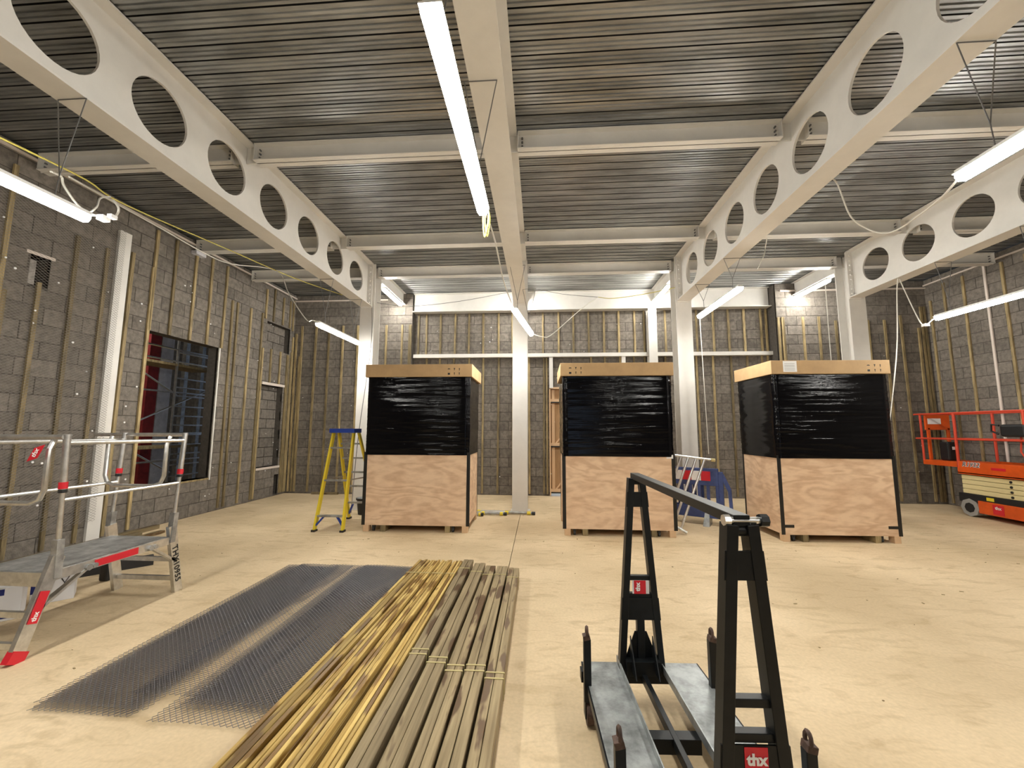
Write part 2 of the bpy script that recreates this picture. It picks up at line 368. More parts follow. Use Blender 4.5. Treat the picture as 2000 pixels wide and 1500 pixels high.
# ---------------------------------------------------------------- steel frame
BX = {'left': -3.615, 'centre': -.38, 'right': 2.858, 'far right': 6.105}
HY = [7.507-.8335*k for k in range(15)]
def cell_web(x, y0, y1, z0, z1, holes, r, zc, t=.012):
    m = mb(); n = 32
    edges = [y0]+[(a+b)/2 for a, b in zip(holes[::-1], holes[::-1][1:])]+[y1]
    for (a, b, h) in zip(edges, edges[1:], holes[::-1]):
        ring = [(h+r*math.cos(2*PI*k/n), zc+r*math.sin(2*PI*k/n)) for k in range(n)]
        def outer(k):
            an = 2*PI*k/n; c, s = math.cos(an), math.sin(an); t_ = min(((b-h) if c > 0 else (a-h))/c if abs(c) > 1e-6 else 9, ((z1-zc) if s > 0 else (z0-zc))/s if abs(s) > 1e-6 else 9); return (h+c*t_, zc+s*t_)
        out = [outer(k) for k in range(n)]
        V = [(x+t, *p) for p in ring]+[(x+t, *p) for p in out]+[(x-t, *p) for p in ring]+[(x-t, *p) for p in out]; Fs = []
        for k in range(n):
            j = (k+1) % n; Fs += [(k, j, n+j, n+k), (2*n+k, 3*n+k, 3*n+j, 2*n+j), (k, 2*n+k, 2*n+j, j)]
        for (cy_, cz_) in ((a, z0), (b, z0), (b, z1), (a, z1)):   # corner triangles
            ks = sorted(range(n), key=lambda k: (out[k][0]-cy_)**2+(out[k][1]-cz_)**2)
            k1 = next(k for k in ks if abs(out[k][0]-cy_) < 1e-6); k2 = next(k for k in ks if abs(out[k][1]-cz_) < 1e-6)
            if k1 != k2:
                i = len(V); V += [(x+t, cy_, cz_), (x-t, cy_, cz_)]; Fs += [(n+k1, n+k2, i), (3*n+k1, 3*n+k2, i+1)]
        m.add(V, Fs)
    return m
for nm, x in BX.items():
    b = thing('cellular_beam', '%s' % {'left': 'white cellular steel beam running over the mesh sheets, left of the middle', 'centre': 'white steel main beam along the middle of the ceiling over the long lit tube', 'right': 'white cellular steel beam running back to the column behind the middle crate', 'far right': 'white cellular steel beam at the far right above the right-hand crate'}[nm], 'beam', (x, 8.1, 4.15), 0, None)
    loc = Matrix.Translation((-x, -8.1, -4.15))
    def P(mm, n_, mt=m_white):
        me = mm.mesh(n_, mt); me.transform(loc); o = bpy.data.objects.new(n_, me); C.objects.link(o); o.parent = b; return o
    holes = [h for h in HY if h > YR+.4]
    P(cell_web(x, YR, 8.03, 4.16, 5.065, holes, .286, 4.615), 'web')
    P(mb().box(x-.127, x+.127, YR, 8.03, 4.15, 4.167), 'flange')
    P(mb().box(x-.127, x+.127, YR, 8.03, 5.065, 5.082), 'flange')
    P(mb().box(x-.11, x+.11, 8.03, 8.06, 4.13, 5.08), 'end_plate')
    bo = mb()
    for k in range(9):
        for sx in (-.065, .065): bo.tube([(x+sx, 8.0, 4.23+k*.095), (x+sx, 8.035, 4.23+k*.095)], .016, 6)
    P(bo, 'bolts')
def hcol(x, y, z1, w_, d, label, t=.02):
    c = thing('steel_column', label, 'column', (x, y, 0))
    for s in (-1, 1): local(mb().box(-w_/2, w_/2, s*d/2-t/2, s*d/2+t/2, 0, z1).obj('flange', m_white), c)
    local(mb().box(-.008, .008, -d/2, d/2, 0, z1).obj('web', m_white), c)
    local(mb().box(-w_/2-.04, w_/2+.04, -d/2-.03, d/2+.03, 0, .012).obj('base_plate', m_white), c)
    return c
hcol(-3.60, 8.22, 5.08, .30, .30, 'white steel column behind the left crate and the yellow stepladder')
hcol(-.39, 8.22, 5.08, .30, .30, 'white steel column standing between the left and middle crates')
hcol(2.872, 8.22, 5.08, .30, .30, 'white steel column rising behind the right edge of the middle crate')
hcol(6.15, 8.22, 5.08, .30, .30, 'white steel column rising behind the right-hand crate')
hcol(2.75, 9.95, 4.56, .20, .2, 'slim white steel column against the back wall behind the middle crate', .012)
cw = thing('steel_column', 'white steel column set in the left wall behind the metal mesh', 'column', (XL+.03, 5.53, 0))
local(mb().box(-.03, .012, -.088, .088, 0, 4.6).obj('flange', m_white), cw)

SPAN = [(XL-.1, -3.63), (-3.6, -.39), (-.37, 2.85), (2.87, 6.09), (6.12, XR+.1)]
bayname = ['between the left wall and the left cellular beam', 'between the left and centre main beams', 'between the centre and right main beams', 'between the right and far right main beams', 'between the far right beam and the right wall']
def joist(x0, x1, y, zb, zt, w_, label, along='x'):
    b = thing('cross_beam', label, 'beam', ((x0+x1)/2, y, zb) if along == 'x' else (x0, (x1+y)/2, zb), 0, None)
    if along == 'x':
        hl = (x1-x0)/2; e = .13
        local(mb().box(-hl, hl, -.005, .005, 0, zt-zb).obj('web', m_white), b)
        for z in (0, zt-zb-.012): local(mb().box(-hl+(e if z == 0 else e), hl-e, -w_/2, w_/2, z, z+.012).obj('flange', m_white), b)
        m = mb()
        for s in (-1, 1): m.box(s*(hl-e)-.005, s*(hl-e)+.005, -w_/2+.01, w_/2-.01, .012, zt-zb-.012)
        local(m.obj('stiffener', m_white), b)
        m = mb()
        for s in (-1, 1):
            for k in range(3): m.tube([(s*(hl-e-.05), -.03, .06+k*.05), (s*(hl-e-.05), .02, .06+k*.05)], .011, 6)
        local(m.obj('bolts', m_wire), b)
    else:
        hl = (x1-y)/2
        local(mb().box(-.005, .005, -hl, hl, 0, zt-zb).obj('web', m_white), b)
        for z in (0, zt-zb-.012): local(mb().box(-w_/2, w_/2, -hl, hl, z, z+.012).obj('flange', m_white), b)
    return b
rows = [(-.35, 'behind the camera'), (2.05, 'over the camera'), (4.45, 'nearest of the rows across the ceiling'), (6.84, 'second row across the ceiling'), (8.30, 'in line with the columns')]
for (y, rn) in rows:
    for (a, b_), bn in zip(SPAN, bayname):
        joist(a, b_, y, 4.86, 5.08, .15, ('white steel cross beam %s, %s' % (bn, rn.replace('nearest of the rows across the ceiling', 'nearest visible row').replace('second row across the ceiling', 'second visible row'))), 'x')
for x, t_ in ((-3.5, 'left crate'), (-.38, 'gap beside the middle crate'), (2.858, 'middle crate'), (6.06, 'right-hand crate')):
    joist(x, 9.98, 8.4, 4.78, 5.08, .15, 'white steel beam from the column to the back wall above the %s' % t_, 'y')
rb = thing('ring_beam', 'deep bright white steel beam along the top of the recessed back wall', 'beam', (1.18, 9.98, 4.57))
local(mb().box(-4.4, 4.4, .03, .045, 0, .5).obj('web', m_white), rb)
local(mb().box(-4.4, 4.4, -.1, .12, 0, .018).obj('flange', m_white), rb)
local(mb().box(-4.4, 4.4, -.05, .12, .482, .5).obj('flange', m_white), rb)
rl = thing('wind_rail', 'long white steel channel rail across the back wall above the crates', 'rail', (1.21, 10.06, 3.40))
local(mb().box(-4.42, 4.42, -.07, .05, 0, .09).obj('rail', m_white), rl)
for x in (.29, 2.07): local(mb().box(x-1.21-.045, x-1.21+.045, -.05, .05, -.78, 0).obj('post', m_white), rl)

# light strips of flashing where deck meets the walls
struct(mb().box(XL, XL+.03, YR, 9.95, 4.97, 5.0).obj('trim_1', m_zinc))
struct(mb().box(XR-.03, XR, 2, 9.75, 4.93, 4.96).obj('trim_2', m_zinc))
struct(mb().box(XL, -3.9, 9.91, 9.95, 4.9, 4.93).obj('trim_3', m_zinc))
struct(mb().box(5.7, XR, 9.71, 9.75, 4.87, 4.9).obj('trim_4', m_zinc))
m = mb()
for y in (6.84,):
    m.box(XL, XL+.1, y-.12, y+.1, 4.80, 4.86)
struct(m.obj('trim_5', m_whitewall))

# ---------------------------------------------------------------- battens on the walls
bc = {}
def batten(parent, p, h, ax, w_=.045, t=.028):
    """ax 'x': wall normal along x"""
    k = (round(h, 1), ax, w_)
    if k not in bc:
        m = mb(); n = 4
        for i in range(n):
            pass
        hh = round(h, 1)
        if ax == 'x': m.box(-t/2, t/2, -w_/2, w_/2, 0, hh)
        else: m.box(-w_/2, w_/2, -t/2, t/2, 0, hh)
        bc[k] = m.mesh('batten', m_batten)
    o = inst('batten', bc[k], parent, p); a = random.uniform(-.006, .006)
    o.rotation_euler = ((a, 0, 0) if ax == 'x' else (0, a, 0)); return o
BLx = XL+.018
for y, z0, z1 in ((3.4, 0, 3.5), (3.8, 0, 4.3), (4.2, 3.1, 4.8), (4.235, .05, 3.2), (4.56, 0.05, 3.42), (4.945, .05, 4.3), (5.31, .05, 4.29), (5.67, .05, 4.32), (6.035, .05, 4.29), (6.05, 3.2, 4.92), (6.42, 3.2, 4.91), (6.825, 3.2, 4.8),
                  (7.205, 3.2, 4.94), (7.57, 3.2, 4.9), (7.8, .05, 4.29), (7.935, .05, 4.27), (8.31, .05, 4.28), (8.7, .05, 4.26), (8.77, .05, 3.45), (8.8, 4.15, 4.89), (9.08, 4.15, 4.9), (9.43, 4.15, 4.88), (9.71, 4.15, 4.88), (9.84, 4.1, 4.88), (9.08, 2.68, 3.44), (9.42, 2.68, 3.43), (9.69, .05, 3.45),
                  (9.75, .05, 3.4), (9.84, .05, 3.5), (9.9, .05, 3.9)):
    batten(wl, (BLx, y, z0), z1-z0, 'x')
for x, z0, z1 in ((-6.28, .05, 4.1), (-6.2, .05, 3.4), (-6.12, .05, 4.27), (-5.78, .05, 4.26), (-5.41, .05, 4.26), (-5.03, .05, 4.27), (-4.63, .05, 4.27), (-4.58, .05, 3.3), (-4.2, .05, 4.27), (-3.89, .05, 4.27), (-3.49, .05, 4.27), (-3.32, .05, 4.27), (-3.26, .05, 4.27)):
    batten(wbl, (x, 9.95-.018, z0), z1-z0, 'y')
for x in (-3.12, -2.91, -2.54, -2.16, -1.80, -1.425, -1.03, -.68, .09, .487, .858, 1.24, 1.62, 1.986, 2.375, 2.61, 2.9, 3.13, 3.50, 3.885, 4.284, 4.653, 5.02, 5.42, 5.54):
    batten(wb, (x, YB-.018, 3.5), 1.06, 'y')
for x in (-2.9, -2.54, -2.16, -1.8, -1.42, -1.04, -.66, -.25, .1, .185, 1.3, 1.63, 2.0, 2.36, 2.6, 3.1, 3.48, 3.855, 4.23, 4.65, 5.03, 5.4, 5.52):
    low = 0 if (x < .2 or x > 1.29) else 2.65
    batten(wb, (x, YB-.018, low+.04), 3.36-low, 'y')
for x, z1 in ((5.63, 4.22), (5.7, 4.21), (5.755, 4.21), (6.158, 4.2), (6.508, 4.2), (6.9, 4.19), (7.27, 4.2), (7.61, 4.19), (7.97, 4.18), (8.35, 4.2), (8.68, 3.95), (8.8, 4.4), (8.87, 4.4)):
    batten(wbr, (x, 9.75-.018, .05), z1-.05, 'y')
for y, z1 in ((9.6, 4.6), (9.28, 4.8), (8.9, 4.8), (8.13, 4.8), (7.74, 4.8), (7.35, 4.8), (6.95, 4.8)):
    batten(wr, (XR-.018, y, .05), z1-.05, 'x')
o = mb().box(XR-.03, XR-.008, 8.44, 8.48, .05, 4.9).obj('corner_bead', m_zinc, wr)

# fixing washers that catch the light on the walls
def washers(parent, n, fn):
    m = mb()
    for i in range(n):
        p, d = fn(); m.tube([p, Vector(p)+Vector(d)*.008], random.choice((.008, .011, .014)), 6)
    stuff(m.obj('fixings', m_whitep, parent))
def _wl():
    for _ in range(50):
        y, z = random.uniform(3.2, 9.8), random.uniform(.3, 4.2)
        if not (5.95 < y < 7.6 and .6 < z < 3.3): return (XL+.07 if y < 6 else XL+.01, y, z), (1, 0, 0)
washers(wl, 75, _wl)
washers(wbl, 14, lambda: ((random.uniform(-6.2, -3.4), 9.945, random.uniform(.3, 4)), (0, -1, 0)))
washers(wb, 45, lambda: ((random.uniform(-3, 5.5), YB-.005, random.uniform(.3, 4.4)), (0, -1, 0)))
washers(wbr, 12, lambda: ((random.uniform(5.7, 8.7), 9.745, random.uniform(.6, 4.4)), (0, -1, 0)))

# ---------------------------------------------------------------- expanded metal lath
def lath_mesh(W, H, cw_, ch, t, hf, mt, skip=None):
    """diamond mesh in local XY; zig-zag strands as thin ribbons standing proud"""
    m = mb(); nx = int(W/cw_); ny = int(H/ch*2)
    def pt(i, j): x = (i+.5*(j % 2))*cw_; y = j*ch/2; return x, y, hf(x, y)
    for j in range(ny):
        for i in range(nx):
            a = pt(i, j)
            for di in ((0, -1) if j % 2 == 0 else (0, 1)):
                if i+di < 0 or i+di > nx-1: continue
                b = pt(i+di, j+1)
                if skip and (skip(*a[:2]) or skip(*b[:2])): continue
                n = len(m.v); m.v += [(a[0]-t, a[1], a[2]), (a[0]+t, a[1], a[2]+t), (b[0]+t, b[1], b[2]+t), (b[0]-t, b[1], b[2]), (a[0], a[1], a[2]-t), (b[0], b[1], b[2]-t)]
                m.f += [(n, n+1, n+2, n+3), (n+4, n, n+3, n+5), (n+1, n+4, n+5, n+2)]; m.mi += [0, 0, 0]
    me = bpy.data.meshes.new('lath'); me.from_pydata(m.v, [], m.f); me.materials.append(mt); return me
SH = [(-2.93, 2.31, -.004, 'bottom sheet of the left pile'), (-2.90, 2.32, -.012, 'second sheet of the left pile'), (-2.93, 2.34, -.002, 'third sheet of the left pile'), (-2.84, 2.33, -.03, 'top sheet of the left pile'),
      (-2.45, 2.45, -.01, 'single sheet bridging the two piles'),
      (-2.16, 2.27, -.010, 'bottom sheet of the right pile by the timber'), (-2.08, 2.36, .004, 'second sheet of the right pile by the timber'), (-2.05, 2.38, .006, 'third sheet of the right pile by the timber'), (-2.02, 2.40, -.004, 'top sheet of the right pile by the timber')]
for q, (x, y, rz, lab) in enumerate(SH):
    lv = q if q < 4 else (2 if q == 4 else q-5)
    me = lath_mesh(.66 if q != 4 else .7, 2.44-(y-2.3)*.8, .036, .034, .0021, lambda a, b: .006+.006*math.sin(b*2.6+(0 if q < 4 else 2))+.004*math.sin(a*9), m_lath)
    o = bpy.data.objects.new('expanded_metal_sheet', me); C.objects.link(o)
    o.location = (x, y, .006+.012*lv); o.rotation_euler = (0, 0, rz)
    tag(o, 'grey expanded metal on the floor, %s' % lab, 'metal sheet', 'expanded metal sheets on the floor')
me = lath_mesh(3.3, 4.35, .06, .036, .0021, lambda a, b: 0, m_lathw, None)
o = bpy.data.objects.new('wall_mesh', me); C.objects.link(o); o.matrix_world = frame((XL+.055, 2.25, .3), (0, 1, 0), (0, 0, 1))
tag(o, 'sheet of fine expanded metal mesh fixed over the battens on the left wall', 'metal mesh')

# ---------------------------------------------------------------- adjoining room seen through the left opening
struct(mb().box(-10.3, XL-.25, 3.8, 11, -.05, 0).obj('floor_next_room', m_floor))
nr = struct(mb().box(-10.3, -10.2, 3.8, 11, 0, 5).box(-10.2, XL-.25, 3.7, 3.8, 0, 5).box(-10.2, XL-.25, 10.9, 11.0, 0, 5).box(-10.3, XL-.25, 3.7, 11, 5, 5.1).obj('wall_next_room', m_block))
tag(mb().box(-8.8, -8.6, 8.28, 8.53, 0, 4.6).obj('red_pillar', m_redwall), 'dark red painted pillar seen through the opening in the left wall', 'pillar')
tag(mb().box(-8.78, -8.6, 8.55, 8.86, 0, 4.6).obj('white_pillar', m_whitewall), 'white painted block pillar beside the red one, through the left opening', 'pillar')
for (y, a) in ((9.25, 'left'), (9.72, 'right')):
    tag(mb().box(-8.7, -8.6, y-.05, y+.05, 0, 4.6).obj('steel_post', m_aluworn), 'grey steel post behind the scaffold tower, %s one of two' % a, 'post')
sc = thing('scaffold_tower', 'aluminium scaffold tower standing in the next room behind the opening', 'scaffold', (-7.6, 8.4, 0))
def stube(a, b, r=.022, n_='tube', mt=m_alu): return local(mb().tube([Vector(a)-Vector((-7.6, 8.4, 0)), Vector(b)-Vector((-7.6, 8.4, 0))], r, 8).obj(n_, mt, smooth=True), sc)
for (ya, yb, n_) in ((7.93, 8.89, 0),):
    for z_ in (.62, .85, 1.07, 1.26, 1.47, 1.67, 1.86, 2.06, 2.28, 2.46, 2.65): stube((-7.6, ya, z_), (-7.6, yb, z_), .016, 'rung')
    for z_ in (3.2, 3.46): stube((-7.6, ya, z_), (-7.6, yb, z_), .018, 'guard_rail')
    for y in (ya, yb): stube((-7.6, y, 0), (-7.6, y, 3.5), .024, 'standard')
for y in (6.0,): 
    for x in (-7.6, -8.25): stube((x, y, 0), (x, y, 3.5), .024, 'standard')
for z_, x in ((3.25, -7.6), (3.0, -7.6), (2.35, -7.6), (1.5, -7.6), (.95, -7.6)): stube((x, 6.0, z_), (x, 8.9, z_), .018, 'ledger')
stube((-7.62, 6.6, 1.45), (-7.62, 8.9, 2.52), .018, 'brace'); stube((-7.62, 6.4, 1.6), (-7.62, 8.0, .7), .018, 'brace'); stube((-7.62, 6.8, 2.9), (-7.62, 8.0, 2.3), .018, 'brace')
for z_ in (2.9, 1.2): local(mb().box(-.55, .02, -2.4, .5, z_, z_+.05).obj('platform', m_batten), sc)

# ---------------------------------------------------------------- timber door in the back wall
dr = struct(mb().box(.24, .27, 10.02, 10.16, 0.02, 2.62).box(1.23, 1.26, 10.02, 10.16, .02, 2.62).box(.24, 1.26, 10.02, 10.16, 2.6, 2.64).obj('door_1', m_doortim))
mb().box(.265, 1.235, 10.13, 10.15, .06, 2.6).obj('door_panel', m_doorply, dr)
mb().box(.30, .37, 10.09, 10.13, .06, 2.58).obj('stile', m_doortim, dr)
mb().box(1.14, 1.22, 10.09, 10.13, .06, 2.58).obj('stile', m_doortim, dr)
for z_ in (2.28, 1.2, .1): mb().box(.24, 1.22, 10.06, 10.13, z_, z_+.07).obj('ledge', m_doortim, dr)
for a, b in (((.4, 10.11, 1.27), (1.1, 10.11, 2.1)), ((.4, 10.11, .17), (1.1, 10.11, 1.05))): mb().bar(a, b, .03, .07, (0, 1, 0)).obj('brace', m_doortim, dr)
for z_ in (2.25, 1.17, .07): mb().box(.23, .8, 10.04, 10.06, z_, z_+.03).obj('hinge', m_blackm, dr)

# ================================================================ LIGHTS
def batten_light(c, label, L_=1.5, rz=0, tilt=0, hang=None, off=.55):
    t = thing('batten_light', label, 'light', c, rz)
    if tilt: t.rotation_euler = (tilt, 0, rz)
    local(mb().box(-.048, .048, -L_/2, L_/2, .018, .026).box(-.03, .03, -L_/2, L_/2, .026, .05).obj('housing', m_housing), t)  # wide lower tray added to block light going up to the beams
    pr = [(-.043, 0, .017), (-.041, 0, -.012), (-.024, 0, -.036), (.024, 0, -.036), (.041, 0, -.012), (.043, 0, .017)]
    local(mb().prism([(x, -L_/2+.01, z) for x, _, z in pr], (0, L_-.02, 0)).obj('diffuser', m_led), t)
    if hang:
        for s in (-1, 1):
            y = s*off; z = hang-c[2]
            local(mb().tube([(-.12, y, z-.004), (0, y*.97, .22), (.0, y*.95, .05)], .004, 5).tube([(.12, y, z-.004), (0, y*.97, .22)], .004, 5).tube([(-.12, y, z-.006), (.12, y, z-.006)], .004, 5).obj('suspension_wire', m_wire), t)
    return t
lights = [
 ((-.42, 2.13, 3.25), 'long bright tube light hanging below the centre beam, nearest the camera', 4.15),
 ((-3.6, 2.09, 3.28), 'lit tube light at the left edge, in front of the mesh-covered wall', 4.15),
 ((2.86, 2.04, 3.33), 'lit tube light at the right edge, below the right cellular beam', 4.15),
 ((-3.615, 7.0, 3.31), 'lit tube light hanging left of the left column, above the stepladder', 4.15),
 ((2.86, 6.54, 3.62), 'lit tube light hanging in front of the column between middle and right crates', 4.15),
 ((6.1, 5.77, 3.33), 'lit tube light hanging low at the far right, above the orange lift', 4.15)]
for c, lb, h in lights: batten_light(c, lb, 1.5, 0, 0, h)
batten_light((-.26, 6.58, 3.36), 'lit tube light hanging askew in front of the centre column', 1.45, -.16, -.03, 4.15, .5)
batten_light((2.83, 9.45, 4.73), 'lit tube light fixed under the short beam by the slim back column', 1.3)
batten_light((6.06, 9.2, 4.73), 'lit tube light fixed under the beam above the right-hand crate, at the back wall', 1.15)
batten_light((-3.5, 9.2, 4.73), 'lit tube light at the back wall hidden behind the left column', 1.15)
batten_light((-.38, 9.2, 4.73), 'lit tube light at the back wall hidden behind the centre column', 1.15)
batten_light((-8.9, 7.0, 4.6), 'unseen tube light added to brighten the next room beyond the scaffold tower', 1.0)  # hidden tube added to light the adjoining room
batten_light((7.5, 1.9, 3.3), 'unseen tube light added beside the right wall for streaks on the right-hand crate', 1.5)  # added out of view to put highlight streaks on the right-hand crate's film
for x in (-3.6, 2.86): batten_light((x, -2.6, 3.3), 'lit tube light hanging behind the camera on the %s' % ('left' if x < 0 else 'right'), 1.5, 0, 0, 4.15)

# ---------------------------------------------------------------- cables
def cable(name, pts, r, mt, label, cat='cable', grp=None): return tag(mb().tube(smooth_path(pts), r, 6).obj(name, mt, smooth=True), label, cat, grp)
cable('supply_cable', [(-4.11, 2.6, 3.82), (-4.26, 3.3, 3.94), (-4.51, 3.9, 4.04), (-4.73, 5.6, 4.32), (-4.63, 6.6, 4.38), (-4.48, 7.3, 4.41), (-4.13, 8.0, 4.4)], .008, m_cabley, 'yellow cable strung along the left side below the ceiling')
cable('supply_cable', [(-4.29, 3.2, 3.9), (-4.66, 3.9, 4.08), (-4.82, 4.6, 4.15), (-5.0, 5.5, 4.22), (-4.91, 5.9, 4.22), (-4.63, 6.6, 4.38), (-4.3, 6.5, 3.91), (-3.88, 6.35, 3.42), (-3.74, 6.3, 3.39), (-3.6, 6.28, 3.34)], .008, m_cable, 'white cable dropping from the yellow line to the light above the stepladder')
cu = thing('coiled_flex', 'white flex with a plug looping at the end of the leftmost light', 'cable', (-3.6, 2.95, 3.35))
ci = Matrix.Translation((3.6, -2.95, -3.35))
def pc(mm, n_, mt, par, mtx): me = mm.mesh(n_, mt, True); me.transform(mtx); o = bpy.data.objects.new(n_, me); C.objects.link(o); o.parent = par; return o
pc(mb().tube(smooth_path([(-3.85, 2.75, 3.63), (-3.96, 2.9, 3.69), (-3.92, 2.9, 3.6), (-3.74, 2.9, 3.4), (-3.61, 2.95, 3.35), (-3.56, 3.0, 3.38), (-3.53, 3.0, 3.45), (-3.59, 3.0, 3.53)]), .009, 6).tube(smooth_path([(-3.64, 2.86, 3.32), (-3.61, 2.9, 3.41), (-3.71, 3.0, 3.55), (-3.86, 3.2, 3.69)]), .007, 6), 'flex', m_cable, cu, ci)
pc(mb().box(-3.64, -3.58, 2.93, 2.99, 3.325, 3.365).box(-3.57, -3.53, 2.95, 3.0, 3.35, 3.38), 'plug', m_whitep, cu, ci)
cable('supply_cable', [(-0.42, 2.92, 3.30), (-0.42, 3.7, 3.41), (-0.44, 4.9, 3.45), (-0.38, 5.87, 3.40)], .008, m_cable, 'white cable linking the two lights under the centre beam')
tag(mb().tube(smooth_path([(-0.40, 2.93, 3.3), (-0.43, 2.95, 3.24), (-0.415, 2.95, 3.08), (-0.385, 2.95, 3.24), (-0.39, 2.95, 3.3)]), .006, 6).tube(smooth_path([(-0.40, 2.96, 3.3), (-0.42, 2.98, 3.24), (-0.40, 2.98, 3.10), (-0.38, 2.98, 3.24), (-0.39, 2.96, 3.3)]), .006, 6).obj('cable_bundle', m_cabley, smooth=True), 'small bunch of yellow cable at the end of the centre light', 'cable')
cable('supply_cable', [(-0.15, 7.3, 3.36), (0.05, 7.5, 3.34), (0.22, 7.8, 3.43), (0.63, 8.6, 3.95), (1.01, 9.1, 4.38), (1.39, 9.4, 4.71)], .008, m_cable, 'white cable rising from the askew centre light to the back wall')
cable('supply_cable', [(1.39, 9.4, 4.71), (1.73, 9.2, 4.61), (2.4, 8.7, 4.55), (2.93, 8.0, 4.47)], .008, m_cabley, 'yellow cable from the middle of the back wall to the right beam')
cable('supply_cable', [(-3.37, 8.0, 4.22), (-2.94, 8.8, 4.38), (-1.85, 9.2, 4.61), (-0.64, 9.3, 4.85), (-0.16, 9.3, 4.91), (0.57, 9.4, 4.8), (1.39, 9.4, 4.71)], .006, m_wire, 'thin dark cable strung from the left column across the back')
cable('supply_cable', [(3.01, 4.3, 4.28), (3.06, 4.2, 4.23), (3.12, 4.2, 4.15), (3.21, 4.2, 3.82), (3.35, 4.2, 3.68), (3.43, 4.1, 3.57), (3.4, 3.9, 3.51), (3.21, 3.5, 3.42), (3.04, 3.1, 3.37), (2.88, 2.8, 3.35)], .008, m_cable, 'white cable sagging from the right beam to the rightmost near light')
cable('supply_cable', [(6.02, 7.0, 4.14), (5.98, 7.0, 3.9), (5.89, 7.0, 2.96), (5.62, 6.9, 1.94), (5.45, 6.8, 1.54)], .009, m_cable, 'white cable hanging down beside the right-hand crate')
cable('supply_cable', [(6.04, 7.0, 4.14), (6.11, 6.9, 3.62), (6.04, 6.7, 3.29), (6.03, 6.6, 3.26), (6.08, 6.55, 3.32), (6.11, 6.5, 3.34)], .008, m_cable, 'white cable dropping from the far right beam to the low light')
tag(mb().box(6.0, 6.07, 6.6, 6.66, 3.23, 3.27).obj('connector', m_whitep), 'white connector block at the bend of the cable by the far right light', 'connector')
cable('pull_cord', [(2.85, 7.25, 3.58), (2.87, 7.25, 2.4), (2.87, 7.2, 1.2)], .006, m_cable, 'pale cord hanging straight down to the aluminium frame', 'cord')
cable('pull_cord', [(5.96, 8.6, 4.75), (5.95, 8.6, 3.71), (5.95, 8.6, 2.7)], .008, m_cable, 'pale cord hanging in front of the back wall left of the far right column', 'cord')
cable('pull_cord', [(-3.49, 8.04, 4.14), (-3.42, 7.9, 3.24), (-3.37, 7.4, 1.49), (-3.40, 7.3, .1)], .006, m_wire, 'thin dark cord slanting down in front of the left column', 'cord')
cable('hanging_flex', [(3.02, 5.35, 4.14), (3.36, 6.0, 4.33), (3.33, 6.0, 4.19), (3.23, 6.0, 3.98)], .006, m_cable, 'short loose flex hanging off the right cellular beam', 'cord')

